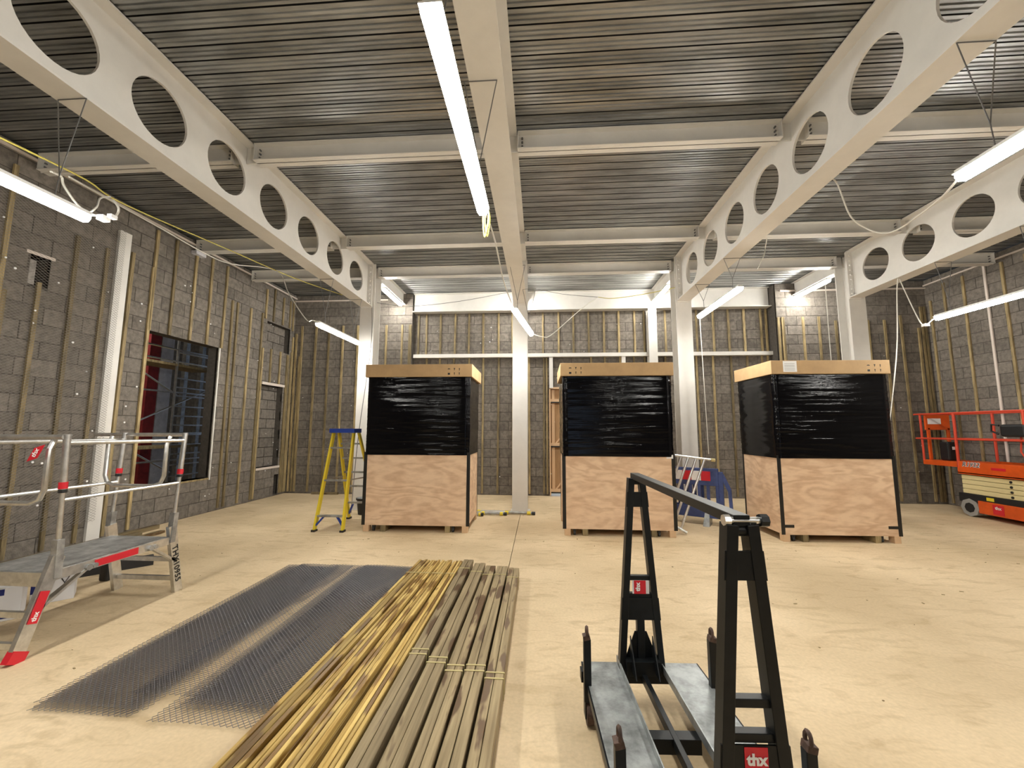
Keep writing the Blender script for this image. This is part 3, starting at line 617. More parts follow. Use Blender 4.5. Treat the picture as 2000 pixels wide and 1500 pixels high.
# ================================================================ CRATES
def crate(x0, x1, y0, d, lab, rz, capoff, tapeside, stick):
    W = x1-x0; c = thing('display_crate', lab, 'crate', (x0+W/2, y0+d/2, 0), rz)
    hw, hd = W/2, d/2
    for sx in (-1, 1):
        for (sy) in (-1, 1):
            local(mb().box(sx*(hw-.045)-.045, sx*(hw-.045)+.045, sy*(hd-.05)-.05, sy*(hd-.05)+.05, 0, .115).obj('foot', m_doortim), c)
    for sx in (-.62, .62): local(mb().box(sx*hw-.04, sx*hw+.04, -hd+.002, hd-.02, 0.0, .115).obj('bearer', m_batten), c)
    t = .012
    local(mb().box(-hw, hw, -hd-.001, -hd+t, .10, 1.235).obj('front_panel', m_ply), c); local(mb().box(-hw, hw, hd-t, hd, .10, 1.22).obj('back_panel', m_ply), c)
    for s in (-1, 1): local(mb().box(s*hw-(t if s > 0 else 0), s*hw+(0 if s > 0 else t), -hd+t, hd-t, .10, 1.22).obj('side_panel', m_ply), c)
    local(mb().box(-hw+.02, hw-.02, -hd+.02, hd-.02, .10, .2).obj('base', m_ply), c)
    # stretch film: subdivided wrap with creases
    m = mb(); nz, ni, e = 62, 24, .012; pts = []
    for a, b in (((-hw, -hd), (hw, -hd)), ((hw, -hd), (hw, hd)), ((hw, hd), (-hw, hd)), ((-hw, hd), (-hw, -hd))):
        for k in range(ni): pts.append((a[0]+(b[0]-a[0])*k/ni, a[1]+(b[1]-a[1])*k/ni, (b[0]-a[0], b[1]-a[1])))
    n = len(pts)
    rnd = random.Random(lab)
    ph = [rnd.uniform(0, 6) for _ in range(6)]
    ctl = [[rnd.uniform(-.0042, .0042)*(1 if rnd.random() < .6 else .3) for _ in range(21)] for _ in range(nz+1)]
    for j in range(nz+1):
        z = 1.195+(2.50-1.195)*j/nz
        for i, (x, y, dd) in enumerate(pts):
            L_ = math.hypot(*dd); nx_, ny_ = dd[1]/L_, -dd[0]/L_
            edge = i % ni; sag = -.003*math.sin(PI*edge/ni) if 0 < edge else 0
            q_ = i/n*20; q0 = int(q_); drift = int(1.3*math.sin(i*.35+ph[3])+.5)
            cr = ctl[min(max(j+drift, 0), nz)]; q1 = ctl[j]; o_ = e+sag+(q1[q0]*(1-q_+q0)+q1[q0+1]*(q_-q0))+.003*math.sin(z*9+ph[0]+x*2)+.0006*cr[q0]/.0026
            o_ = max(o_, -.02)
            m.v.append((x+nx_*o_, y+ny_*o_, z))
    for j in range(nz):
        for i in range(n): m.f.append((j*n+i, j*n+(i+1) % n, (j+1)*n+(i+1) % n, (j+1)*n+i)); m.mi.append(0)
    local(m.obj('stretch_film', m_film, smooth=False), c)
    for p in c.children[-1].data.polygons: p.use_smooth = True
    # cardboard cap
    q = .045; cz0, cz1 = 2.45, 2.655
    cap = local(mb().box(-hw-q, hw+q, -hd-q, hd+q, cz0, cz1).obj('cardboard_cap', m_card, bevel=.004), c)
    f = -hd-q-.0012
    def mark(x, z, w_, h, mt=m_blackp, dx=0):
        s = mb().box(x-w_/2, x+w_/2, f, f+.001, z-h/2, z+h/2).obj('printed_mark', mt); local(s, cap); return s
    sx = capoff
    # handling symbols: arrows, glass, umbrella
    ic = mb()
    for (ox, oz, kind) in ((0, .12, 'u'), (.09, .12, 'g'), (.17, .12, 'b'), (0, .05, 's'), (.09, .05, 'a'), (.17, .05, 'a')):
        X, Z = sx+ox, cz0+oz
        if kind == 'u': ic.prism([(X-.025, f, Z), (X-.012, f, Z+.014), (X+.012, f, Z+.014), (X+.025, f, Z)], (0, .001, 0))
        if kind == 'g': ic.prism([(X-.014, f, Z+.02), (X+.014, f, Z+.02), (X+.004, f, Z), (X+.004, f, Z-.015), (X-.004, f, Z-.015), (X-.004, f, Z)], (0, .001, 0))
        if kind == 's': ic.box(X-.018, X+.018, f, f+.001, Z-.018, Z+.012)
        if kind in 'ab':
            ic.box(X-.004, X+.004, f, f+.001, Z-.02, Z+.01); ic.prism([(X-.012, f, Z+.005), (X, f, Z+.022), (X+.012, f, Z+.005)], (0, .001, 0))
    local(ic.obj('handling_symbols', m_blackp), cap)
    # black tape down the corners
    for s in tapeside:
        local(mb().box(s*(hw+.001)-.027, s*(hw+.001)+.027, -hd-.004, -hd-.001, .10, 1.24).obj('corner_tape', m_tapeb), c)
        local(mb().box(s*(hw+.002)-.0015, s*(hw+.002)+.0015, -hd-.004, -hd+.04, .10, 1.24).obj('corner_tape', m_tapeb), c)
        local(mb().box(s*(hw+.003)-.0015, s*(hw+.003)+.0015, hd-.04, hd, .10, 1.24).obj('corner_tape', m_tapeb), c)
    if stick == 'label':
        local(mb().box(-hw+.13, -hw+.33, f, f+.001, cz0+.03, cz1-.01).obj('paper_label', m_whitep), cap)
        lt = mb()
        for k in range(5): lt.box(-hw+.15, -hw+.3, f-.0006, f, cz0+.055+k*.024, cz0+.06+k*.024)
        local(lt.obj('label_text', m_wire), cap)
        for (X, w_, Z) in ((-hw+.09, .13, .20), (hw-.09, .14, .20)): local(mb().box(X-w_/2, X+w_/2, -hd-.006, -hd-.002, Z, Z+.04).obj('tape_strip', m_tapeb), c)
        local(mb().box(-hw+.0, -hw+.12, -hd-.006, -hd-.002, 1.2, 1.235).obj('tape_strip', m_tapeb), c)
    if stick == 'corner': local(mb().box(hw-.10, hw-.0, -hd-.006, -hd-.002, 1.17, 1.225).obj('paper_label', m_whitep), c)
    # little castor-like brackets between the feet
    for X in (-hw+.14, hw-.25): local(mb().tube([(X, -hd+.05, .03), (X+.03, -hd+.05, .03)], .03, 8).box(X-.005, X+.035, -hd+.03, -hd+.08, .05, .10).obj('castor', m_blackm), c)
    return c
crate(-2.80, -1.135, 6.45, 1.03, 'tall plywood crate with black film and cardboard lid, beside the yellow stepladder', .012, .50, (-1, 1), '')
crate(.375, 2.035, 6.44, 1.05, 'tall plywood crate wrapped in black film, standing in the middle behind the black trolley', .0, -.72, (-1, 1), 'corner')
crate(3.52, 5.15, 6.36, 1.03, 'rightmost tall film-wrapped plywood crate, with white paper label on its lid', .02, .55, (-1, 1), 'label')

# ================================================================ STEPLADDER
ld = thing('stepladder', 'yellow fibreglass stepladder with a blue top beside the left crate', 'ladder', (-3.3, 6.75, 0))
o3 = Vector((-3.3, 6.75, 0))
FL, FR, TL, TR = Vector((-3.55, 6.37, .0)), Vector((-3.09, 6.37, .0)), Vector((-3.49, 6.72, 1.55)), Vector((-3.14, 6.72, 1.55))
BLf, BRf, TBL, TBR = Vector((-3.43, 7.3, 0)), Vector((-2.88, 7.3, 0)), Vector((-3.47, 6.86, 1.55)), Vector((-3.12, 6.86, 1.55))
def lp(mm, n_, mt, **k): me = mm.mesh(n_, mt); me.transform(Matrix.Translation(-o3)); o = bpy.data.objects.new(n_, me); C.objects.link(o); o.parent = ld; return o
for a, b in ((FL, TL), (FR, TR), (BLf, TBL), (BRf, TBR)): lp(mb().bar(a, b, .03, .07, (0, 1, 0)), 'stile', m_yellow)
for a in (FL, FR, BLf, BRf): lp(mb().box(a.x-.03, a.x+.03, a.y-.045, a.y+.045, 0, .03), 'foot', m_blackm)
lp(mb().box(-3.53, -3.10, 6.64, 6.92, 1.54, 1.61), 'top_cap', m_blue)
for z in (.23, .77, 1.29):
    t = z/1.55; a = FL.lerp(TL, t); b = FR.lerp(TR, t); lp(mb().bar(a, b, .07, .025, (0, 0, 1)), 'tread', m_aluworn)
for z in (.3, .6, .85, 1.1, 1.35):
    t = z/1.55; a = BLf.lerp(TBL, t); b = BRf.lerp(TBR, t); lp(mb().bar(a, b, .035, .03, (0, 0, 1)), 'rung', m_aluworn)
for a, b in ((FL, TL), (FR, TR)):
    s = 1 if a is FL else -1
    lp(mb().bar(a.lerp(b, .05)+Vector((0, 0, 0)), a.lerp(b, .14)+Vector((s*.11, 0, 0)), .02, .045, (0, 1, 0)), 'brace', m_blue)
lp(mb().bar(BLf.lerp(TBL, .05), BLf.lerp(TBL, .17)+Vector((.1, 0, 0)), .02, .045, (0, 1, 0)), 'brace', m_blue)
for s, (a, b, c_, d_) in enumerate(((FL, TL, BLf, TBL), (FR, TR, BRf, TBR))): lp(mb().bar(a.lerp(b, .5), c_.lerp(d_, .5), .012, .02), 'spreader', m_aluworn)

# bucket beside the ladder
bk = thing('bucket', 'black bucket of rubble standing behind the stepladder', 'bucket', (-3.33, 7.72, 0))
local(mb().tube([(0, 0, 0), (0, 0, .27), (0, 0, .27), (0, 0, .3)], [.12, .15, .165, .165], 20).obj('pail', m_blackm, smooth=True), bk)
local(mb().tube([(0, 0, .301), (0, 0, .306)], [.15, .14], 16).obj('contents', m_galv), bk)
tag(mb().bar((-5.6, 9.84, .03), (-4.93, 9.84, .03), .05, .05).obj('timber_offcut', m_timg), 'short dark timber offcut on the floor at the foot of the back wall', 'timber')

# ================================================================ PROPS ON THE FLOOR
for k, (a, b, lab) in enumerate((((-2.0, 8.0, .035), (-.09, 7.86, .035), 'long grey tube prop with yellow collars on the floor before the centre column'), ((-2.1, 7.80, .035), (-1.05, 7.68, .035), 'shorter grey tube prop with a yellow collar beside the left crate'), ((-2.2, 7.92, .035), (-.62, 7.76, .035), 'middle grey tube prop lying between the two others'))):
    a, b = Vector(a), Vector(b); t = thing('tube_prop', lab, 'prop', a); d = b-a
    local(mb().tube([Vector((0, 0, 0)), d*.72], .032, 12).obj('outer_tube', m_alu, smooth=True), t)
    local(mb().tube([d*.7, d*.97], .024, 12).obj('inner_tube', m_aluworn, smooth=True), t)
    local(mb().tube([d*.965, d], .03, 12).obj('end_cap', m_blackm, smooth=True), t)
    for q in (.42, .7, .92): local(mb().tube([d*q, d*(q+.035)], .034, 12).obj('collar', m_yelp, smooth=True), t)

# ================================================================ BARRIER + ALUMINIUM FRAME + CABLE
af = thing('aluminium_frame', 'aluminium tube frame leaning against the right side of the middle crate', 'frame', (2.2, 6.7, 0))
def ap(mm, n_, mt, sm=True): me = mm.mesh(n_, mt, sm); me.transform(Matrix.Translation((-2.2, -6.7, 0))); o = bpy.data.objects.new(n_, me); C.objects.link(o); o.parent = af; return o
T0, T1 = Vector((2.13, 6.95, 1.20)), Vector((2.76, 6.8, 1.13)); 
ap(mb().tube([T0, T1+(T1-T0)*.06], .02, 10), 'top_rail', m_alu)
for k, t in enumerate((.12, .29, .46, .64, .83)):
    p = T0.lerp(T1, t); e = Vector((p.x-.45, p.y-.10, .06)); 
    q = p.lerp(e, min(1, 1)); 
    ap(mb().tube([p, (max(q.x, 2.075), p.y+(q.y-p.y)*((p.x-max(q.x, 2.075))/.45), p.z+(q.z-p.z)*((p.x-max(q.x, 2.075))/.45))], .019, 10), 'rung', m_alu)
ap(mb().tube([(2.085, 6.70, .12), (2.26, 6.62, .03)], .022, 10), 'foot_tube', m_alu)
ap(mb().tube([(2.74, 6.8, 1.13), (2.80, 6.79, 1.125)], .028, 10), 'end_cap', m_straw)

br = thing('plastic_barrier', 'blue plastic pedestrian barrier with red and white strip beside the middle crate', 'barrier', (2.65, 7.3, 0))
# barrier runs from far left to near right
A, B = Vector((2.12, 7.75, 0)), Vector((3.02, 7.22, 0)); ang = math.atan2(B.y-A.y, B.x-A.x); LB = (B-A).length
br.location = A; br.rotation_euler = (0, 0, ang)
def bx(n_, mt, *a): return local(mb().box(*a).obj(n_, mt, bevel=.006), br)
bx('bottom_rail', m_barrier, 0, LB, -.03, .03, .12, .30); bx('strip_backing', m_barrier, 0, LB, -.03, .03, .66, .95)
for k in range(8): bx('upright', m_barrier, k*(LB-.05)/7, k*(LB-.05)/7+.05, -.025, .025, .28, .68)
for k in range(6):
    w_ = (LB-.14)/6; bx('reflective_panel', m_red if k % 2 else m_whitep, .02+k*w_, .02+(k+1)*w_, -.036, -.03, .74, .90)
bx('end_arm', m_barrier, LB, LB+.07, -.03, .03, .2, .9)
local(mb().bar((LB+.05, 0, .86), (LB+.16, 0, .6), .05, .06).bar((LB+.16, 0, .6), (LB+.17, 0, .3), .05, .05).obj('hook', m_barrier), br)
for x in (.15, LB-.2): local(mb().prism([(x-.05, -.16, 0), (x+.05, -.16, 0), (x+.035, -.03, .2), (x-.035, -.03, .2)], (0, .3, 0)).obj('foot', m_galv), br)
br2 = thing('plastic_barrier', 'blue plastic barrier stacked behind the first, partly hidden', 'barrier', A+Vector((.06, .14, 0)), ang)
for a in ((0, LB*.9, -.03, .03, .12, .30), (0, LB*.9, -.03, .03, .66, .93)): local(mb().box(*a).obj('rail', m_barrier), br2)
for k in range(7): local(mb().box(k*LB*.12, k*LB*.12+.05, -.025, .025, .28, .68).obj('upright', m_barrier), br2)
cp = [(3.35+.14*math.cos(t)*(1+.1*math.sin(3*t)), 7.75+.12*math.sin(t), .012+.004*t/3) for t in [i*.4 for i in range(48)]]
tag(mb().tube(cp, .008, 6).obj('cable_coil', m_cabley, smooth=True), 'yellow cable coiled on the floor between the barrier and right crate', 'cable')

# ================================================================ SCISSOR LIFT
lf = thing('scissor_lift', 'orange scissor lift with cream scissor stack parked by the right wall', 'lift', (8.45, 7.6, 0))
def lb_(n_, mt, *a, bev=.006): me = mb().box(*a).mesh(n_, mt); me.transform(Matrix.Translation((-8.45, -7.6, 0))); o = bpy.data.objects.new(n_, me); C.objects.link(o); o.parent = lf; b = o.modifiers.new('b', 'BEVEL'); b.width = bev; b.segments = 2; return o
def lt_(n_, mt, *pts, r=.02): me = mb().tube(pts, r, 8).mesh(n_, mt, True); me.transform(Matrix.Translation((-8.45, -7.6, 0))); o = bpy.data.objects.new(n_, me); C.objects.link(o); o.parent = lf; return o
X0, X1 = 8.10, 8.84
lb_('chassis', m_orange, X0, X1, 6.75, 8.28, .09, .32, bev=.012); lb_('chassis_top', m_blackm, X0+.01, X1, 6.65, 8.62, .26, .42)
for z in range(4): lb_('scissor_arm', m_cream, X0+.03, X0+.08, 6.7, 8.55, .425+z*.087, .505+z*.087); 
for z in range(4): lb_('scissor_arm', m_cream, X1-.1, X1-.05, 6.7, 8.55, .425+z*.087, .505+z*.087)
lb_('scissor_core', m_dark, X0+.09, X1-.12, 6.75, 8.45, .43, .77)
for z in range(4): lt_('pivot_pin', m_blackm, (X0+.02, 7.72, .46+z*.087), (X0+.06, 7.72, .46+z*.087), r=.022)
lb_('platform_side', m_orange, X0, X0+.03, 6.6, 8.58, .78, 1.02); lb_('platform_side', m_orange, X1-.03, X1, 6.6, 8.58, .78, 1.02)
lb_('platform_deck', m_aluworn, X0, X1, 6.6, 8.58, .79, .82)
lb_('extension_deck', m_orange, X0+.02, X1-.02, 8.5, 9.3, .90, 1.0)
for y in (8.56, 7.4, 6.7): 
    for x in (X0+.015, X1-.015): lt_('guard_post', m_redp, (x, y, .9), (x, y, 1.95), r=.022)
for y in (9.28,):
    for x in (X0+.03, X1-.03): lt_('guard_post', m_redp, (x, y, .98), (x, y, 1.94), r=.02)
for z in (1.44, 1.95):
    for x in (X0+.015, X1-.015): lt_('guard_rail', m_redp, (x, 6.4, z), (x, 9.4, z), r=.017)
    lt_('guard_rail', m_redp, (X0, 9.38, z), (X1, 9.38, z), r=.017)
lb_('document_board', m_orange, X0+.06, X1-.2, 9.2, 9.24, 1.62, 1.93)
for x in (X0+.09, X1-.26): lb_('board_leg', m_orange, x, x+.05, 9.2, 9.24, 1.0, 1.66)
lb_('notice', m_whitep, X0+.10, X0+.36, 9.193, 9.2, 1.74, 1.86, bev=.001)
lb_('battery_pack', m_blackm, X0+.18, X0+.38, 8.9, 9.1, 1.0, 1.38, bev=.03); lb_('pack_badge', m_whitep, X0+.25, X0+.31, 8.89, 8.9, 1.22, 1.28, bev=.001)
cb = lb_('control_box', m_blackm, X0-.03, X0+.14, 7.35, 7.75, 1.5, 1.72, bev=.04)
lt_('control_handle', m_blackm, (X0-.02, 7.75, 1.70), (X0-.03, 7.86, 1.72), (X0-.02, 7.88, 1.6), (X0-.01, 7.78, 1.55), r=.016)
lt_('control_cable', m_redp, (X0+.05, 7.5, 1.5), (X0+.06, 7.54, 1.25), (X0+.05, 7.45, 1.1), (X0+.1, 7.5, 1.0), r=.012)
for y in (8.43, 6.9):
    for x in (X0+.0, X1-.12):
        lt_('wheel', m_tyre, (x, y, .165), (x+.12, y, .165), r=.165)
        lt_('hub', m_blackm, (x-.006, y, .165), (x, y, .165), r=.09)
for me_ in [o for o in lf.children if o.name.startswith(('wheel', 'hub'))]: pass
def side(y, z, e=.004): return frame((X0-e-8.45, y-7.6, z), (0, -1, 0), (0, 0, 1))
text('model_number', 'R1932', .12, m_whitep, lf, side(8.33, .965, .002), bold=.006, shear=.3)
text('model_number', 'R1932', .12, m_blackp, lf, side(8.33, .965, .005), shear=.3)
lb_('yellow_sticker', m_yelp, X0-.001, X0+.008, 8.0, 8.12, .34, .40, bev=.001)
lb_('red_sticker', m_red, X0-.004, X0, 7.85, 8.03, .12, .29, bev=.001)
text('sticker_text', 'thx', .075, m_whitep, lf, side(7.94, .235, .006), bold=.002)
lb_('red_sticker', m_red, X0-.004, X0, 7.75, 7.98, .90, .945, bev=.001)

# ================================================================ WORK PLATFORM (left)
wp = thing('work_platform', 'folding aluminium work platform with guard rails, THX10955 on its leg', 'platform', (-3.93, 3.38, 0))
w0 = Vector((-3.93, 3.38, 0))
def wpart(mm, n_, mt, sm=False): me = mm.mesh(n_, mt, sm); me.transform(Matrix.Translation(-w0)); o = bpy.data.objects.new(n_, me); C.objects.link(o); o.parent = wp; return o
DX0, DX1, DY0, DY1, DZ = -4.22, -3.62, 2.88, 3.86, .56
wpart(mb().box(DX0, DX1, DY0, DY1, DZ-.03, DZ), 'deck', m_aluworn)
wpart(mb().box(DX1, DX1+.012, DY0, DY1, DZ-.075, DZ-.005), 'deck_edge', m_alu); wpart(mb().box(DX0-.012, DX0, DY0, DY1, DZ-.075, DZ-.005), 'deck_edge', m_alu)
wpart(mb().box(DX0-.01, DX1+.01, DY0-.02, DY0, DZ-.08, DZ-.003), 'end_edge', m_alu)
lab_ = wpart(mb().box(DX1+.012, DX1+.016, 3.19, 3.55, DZ-.068, DZ-.012), 'red_label', m_red)
legs = {}
for (sx, x) in ((1, -3.62), (-1, -4.26)):
    for (sy, ya, yb) in ((-1, 2.93, 2.745), (1, 3.88, 4.01)):
        m = mb().bar((x, yb, .0 if sy > 0 else .03), (x, ya, .66), .085, .035, (1, 0, 0)); legs[(sx, sy)] = wpart(m, 'leg', m_alu)
    wpart(mb().bar((x, 2.80, .40-.12), (x-.0, 3.14, .50), .02, .035, (1, 0, 0)), 'brace', m_alu); wpart(mb().bar((x-.03, 2.84, .42-.12), (x-.03, 3.17, .49), .018, .03, (1, 0, 0)), 'brace', m_aluworn)
    wpart(mb().bar((x, 3.96, .30), (x, 3.66, .52), .02, .035, (1, 0, 0)), 'brace', m_alu)
    wpart(mb().bar((x, 2.73, .0), (x, 2.765, .07), .10, .05, (1, 0, 0)), 'foot', m_red if sx > 0 else m_blackm)
for y, z in ((2.83, .28), (2.77, .10), (2.9, .47), (3.96, .32), (3.99, .13)): wpart(mb().box(-4.26, -3.62, y-.015, y+.015, z-.02, z+.02), 'rung', m_alu)
for y in (3.14, 3.66): wpart(mb().tube([(DX1-.01, y, DZ-.05), (DX1+.035, y, DZ-.05)], .025, 8).tube([(DX1-.01, y+.05, DZ-.05), (DX1+.03, y+.05, DZ-.05)], .02, 8), 'hinge', m_aluworn, True)
# posts + rails
PF, PB = -3.62, -4.28
for x in (PF, PB):
    for (yt, yb) in ((2.90, 2.93), (3.945, 3.89)):
        pt = lambda z: Vector((x, yb+(yt-yb)*(z-.56)/1.0, z))
        wpart(mb().tube([pt(.60), pt(1.14)], .017, 10), 'lower_post', m_alu, True)
        wpart(mb().tube([pt(1.14), pt(1.56)], .023, 10), 'upper_post', m_alu, True)
        wpart(mb().tube([pt(1.155), pt(1.205)], .027, 10), 'collar', m_red, True); wpart(mb().tube([pt(1.125), pt(1.15)], .026, 8), 'collar_clip', m_blackm, True)
        wpart(mb().bar(pt(.5), pt(.78), .05, .05), 'post_socket', m_aluworn)
        wpart(mb().tube([pt(1.55), pt(1.565)], .026, 10), 'post_cap', m_alu, True)
    wpart(mb().tube([(x, 2.9, 1.50), (x, 3.945, 1.49)], .017, 8), 'top_rail', m_alu, True)
    wpart(mb().tube([(x, 2.91, 1.07), (x, 3.92, 1.07)], .015, 8), 'mid_rail', m_alu, True)
for y in (2.88, 3.95):
    xe = -4.62 if y > 3 else -4.5
    wpart(mb().tube([(-3.62, y, 1.545), (xe, y, 1.545)], .018, 8), 'end_rail', m_alu, True)
def gate(y, xr, xl):
    r = .1; zt, zb = 1.53, 1.05
    P_ = [(xr, y, zt), (xr, y-.03, zt-.08), (xr, y-.03, zb+r), (xr-r*.3, y-.03, zb+r*.3), (xr-r, y-.03, zb), (xl+r, y-.03, zb), (xl+r*.3, y-.03, zb+r*.3), (xl, y-.03, zb+r), (xl, y-.03, zt-.08), (xl, y, zt)]
    wpart(mb().tube(P_, .018, 8), 'gate_loop', m_alu, True)
gate(3.84, -3.68, -4.30); gate(2.90, -3.72, -4.3)
tg = wpart(mb().prism([(-3.75, 2.80, 1.465), (-3.67, 2.80, 1.49), (-3.72, 2.80, 1.39), (-3.80, 2.80, 1.365)][::1], (0, .004, 0)), 'hanging_tag', m_red)
text('tag_text', 'thx', .05, m_whitep, wp, frame(Vector((-3.735, 2.797, 1.43))-w0, (.45, 0, .9), (-.9, 0, .45)), bold=.001)
# label on near leg, serial on the far leg
d1 = (Vector((0, 2.93, .66))-Vector((0, 2.745, .03))).normalized()
wpart(mb().bar(Vector((-3.598, 2.745, .03))+d1*.21, Vector((-3.598, 2.745, .03))+d1*.42, .06, .003, (1, 0, 0)), 'leg_label', m_red)
text('leg_label_text', 'thx', .045, m_whitep, wp, frame(Vector((-3.5955, 2.745, .03))+d1*.255-w0, d1, Vector((1, 0, 0)).cross(d1)*1), bold=.0015)
d2 = (Vector((0, 4.01, 0))-Vector((0, 3.88, .66))).normalized()
text('serial_number', 'THX10955', .082, m_blackp, wp, frame(Vector((-3.600, 3.88, .66))+d2*.385-w0, d2, Vector((1, 0, 0)).cross(d2)), bold=.001)
# cartons and bits beneath the platform
c1 = thing('carton', 'white carton with blue print under the near end of the work platform', 'box', (-4.66, 3.30, 0), .8)
local(mb().box(-.2, .2, -.12, .12, 0, .27).obj('carton_body', m_box, bevel=.003), c1)
local(mb().box(-.2, .19, -.1215, -.12, .02, .06).obj('blue_band', m_boxb), c1); local(mb().box(-.2, .1, -.1215, -.12, .21, .26).obj('blue_band', m_boxb), c1)
local(mb().box(-.1, .0, -.1215, -.12, .12, .13).obj('printed_line', m_blackp), c1)
c2 = thing('carton', 'white carton with dark blue panel reading SCE behind the platform leg', 'box', (-4.61, 3.74, 0), .8)
local(mb().box(-.14, .14, -.1, .1, 0, .27).obj('carton_body', m_box, bevel=.003), c2)
local(mb().box(-.14, -.03, -.1015, -.1, .1, .26).obj('blue_panel', m_boxb), c2)
text('carton_text', 'SCE', .045, m_whitep, c2, frame((-.085, -.103, .22), (1, 0, 0), (0, 0, 1)), bold=.001)
local(mb().tube([(.04, -.104, .22), (.10, -.104, .22), (.07, -.104, .16), (.04, -.104, .22)], .005, 4).obj('printed_symbol', m_blackp), c2)
tag(mb().box(-4.66, -4.56, 4.17, 4.28, 0, .26).obj('sealant_tub', m_blackm, bevel=.02), 'black upright tub standing behind the platform label', 'tub')
tag(mb().bar((-5.3, 4.0, .05), (-4.62, 4.75, .05), .12, .1).obj('dark_timber', m_dark), 'dark timber length lying on the floor beneath the platform', 'timber')
for k, (x, y0, y1, z, c_) in enumerate(((-6.22, 3.9, 6.35, .03, 'upright against the skirting'), (-6.05, 3.8, 5.9, .025, 'in the middle of three'), (-5.88, 3.6, 6.1, .02, 'furthest from the left wall'))):
    tag(mb().bar((x, y0, z), (x+.05, y1, z), .09, z*2).obj('timber_length', m_timg), 'long timber length on the floor along the left wall, %s' % c_, 'timber')
tag(mb().bar((-5.75, 2.4, .24), (-6.1, 4.3, .24), .03, .48).obj('brown_board', m_copper), 'brown board standing on edge by the left wall behind the platform', 'board')

# ================================================================ TIMBER PACK
tb_cache = {}
def timber_pack(x0, x1, y1, rows_, nacross, mt, lab, y0=1.2, xs=0, h=.04, jit=.004, grp=None, strap=None, spread=0):
    p = thing('timber_bundle', lab, 'timber', ((x0+x1)/2, (y0+y1)/2, 0), 0, grp); L_ = y1-y0; wd = (x1-x0)/nacross
    for r in range(rows_):
        for k in range(nacross):
            key = (round(wd, 3), round(L_, 1), h, mt.name)
            if key not in tb_cache:
                w_ = wd-.004; e = .003; hl = L_/2; q = mb()
                sec = [(-w_/2+e, 0), (w_/2-e, 0), (w_/2, e), (w_/2, h-e), (w_/2-e, h), (-w_/2+e, h), (-w_/2, h-e), (-w_/2, e)]
                q.prism([(a, -hl, b) for a, b in sec], (0, L_, 0)); tb_cache[key] = q.mesh('batten', mt)
            o = inst('batten', tb_cache[key], p, (-(x1-x0)/2+(k+.5)*wd+random.uniform(-jit, jit)*.4, random.uniform(-.03, .02), r*h+random.uniform(0, jit) if r else 0))
            o.rotation_euler = (0, 0, xs+random.uniform(-.0008, .0008))
    H = rows_*h+jit
    if strap:
        for y in strap:
            m = mb(); w2 = (x1-x0)/2+.002; yy_ = y-(y0+y1)/2; o = -math.sin(xs)*yy_
            m.box(-w2+o, w2+o, yy_-.006, yy_+.006, H, H+.003)
            for s in (-1, 1): m.box(s*w2+o-.0015, s*w2+o+.0015, yy_-.006, yy_+.006, 0, H)
            local(m.obj('strap', m_straw), p)
    return p
g1 = 'golden timber battens in bundles on the floor'
# golden bundles fan out a little towards the camera
L1 = [(-1.39, -1.265, 'outer left bundle of golden timber battens, beside the mesh sheets', .026, 2), (-1.25, -1.145, 'second golden timber bundle from the mesh sheets', .020, 3), (-1.125, -1.01, 'third golden timber bundle from the mesh sheets', .012, 3), (-.99, -.885, 'golden timber bundle next to the grey brown timber', .004, 3)]
for i, (a, b, l, sk, nr_) in enumerate(L1):
    tp_ = timber_pack(a, b, 4.78, 3, 4, m_timy, l, h=.038, jit=.006, xs=0, strap=(4.35,), grp=g1)
    tp_.rotation_euler[2] = -sk; tp_.location.x -= 1.79*sk
G = [(-.875, -.762, 4.80), (-.733, -.613, 4.71), (-.594, -.487, 4.63), (-.472, -.352, 4.64), (-.337, -.225, 4.57)]
names = ['first', 'second', 'third', 'fourth', 'last']
for i, (a, b, y) in enumerate(G):
    timber_pack(a, b, y, 3, 2, m_timg, '%s grey brown timber bundle counted from the golden timber' % names[i], h=.04, jit=.001, strap=(y-.28, y-1.9, y-1.96), grp='grey brown timber bundles')

# ================================================================ GLASS TROLLEY (black A-frame rack)
tr = thing('frame_trolley', 'black steel A-frame trolley with galvanised deck plates in the foreground', 'trolley', (.62, 2.05, 0), .042)
def tp(mm, n_, mt, bev=0, sm=False): o = mm.obj(n_, mt, smooth=sm); local(o, tr); 
def tp(mm, n_, mt, bev=.002, sm=False):
    o = mm.obj(n_, mt, smooth=sm, bevel=bev); return local(o, tr)
ZP = .215
Vf, Vn = .60, -.64
for s in (-1, 1):
    a, b = (.115, .345) if s > 0 else (-.345, -.13)
    tp(mb().box(a, b, Vn-.1, Vf+.02, ZP-.004, ZP), 'deck_plate', m_galv, 0)
    xi = a if s > 0 else b
    tp(mb().box(xi-.003, xi+.003, Vn-.1, Vf+.03, ZP-.01, ZP+.035), 'plate_upstand', m_galv, 0)
    xo = b if s > 0 else a
    tp(mb().box(xo-.004, xo+.004, Vn-.1, Vf+.02, ZP-.04, ZP), 'side_rail', m_black, 0)
tp(mb().box(-.36, .36, Vf-.06, Vf+.0, ZP-.075, ZP-.015), 'cross_member', m_black); tp(mb().box(-.36, .36, Vn-.02, Vn+.04, ZP-.075, ZP-.015), 'cross_member', m_black)
tp(mb().box(-.13, .115, .02, .08, ZP-.075, ZP-.01), 'cross_member', m_black)
tp(mb().bar((0, Vn, ZP-.03), (0, Vf, ZP-.03), .026, .045), 'spine_tube', m_black)
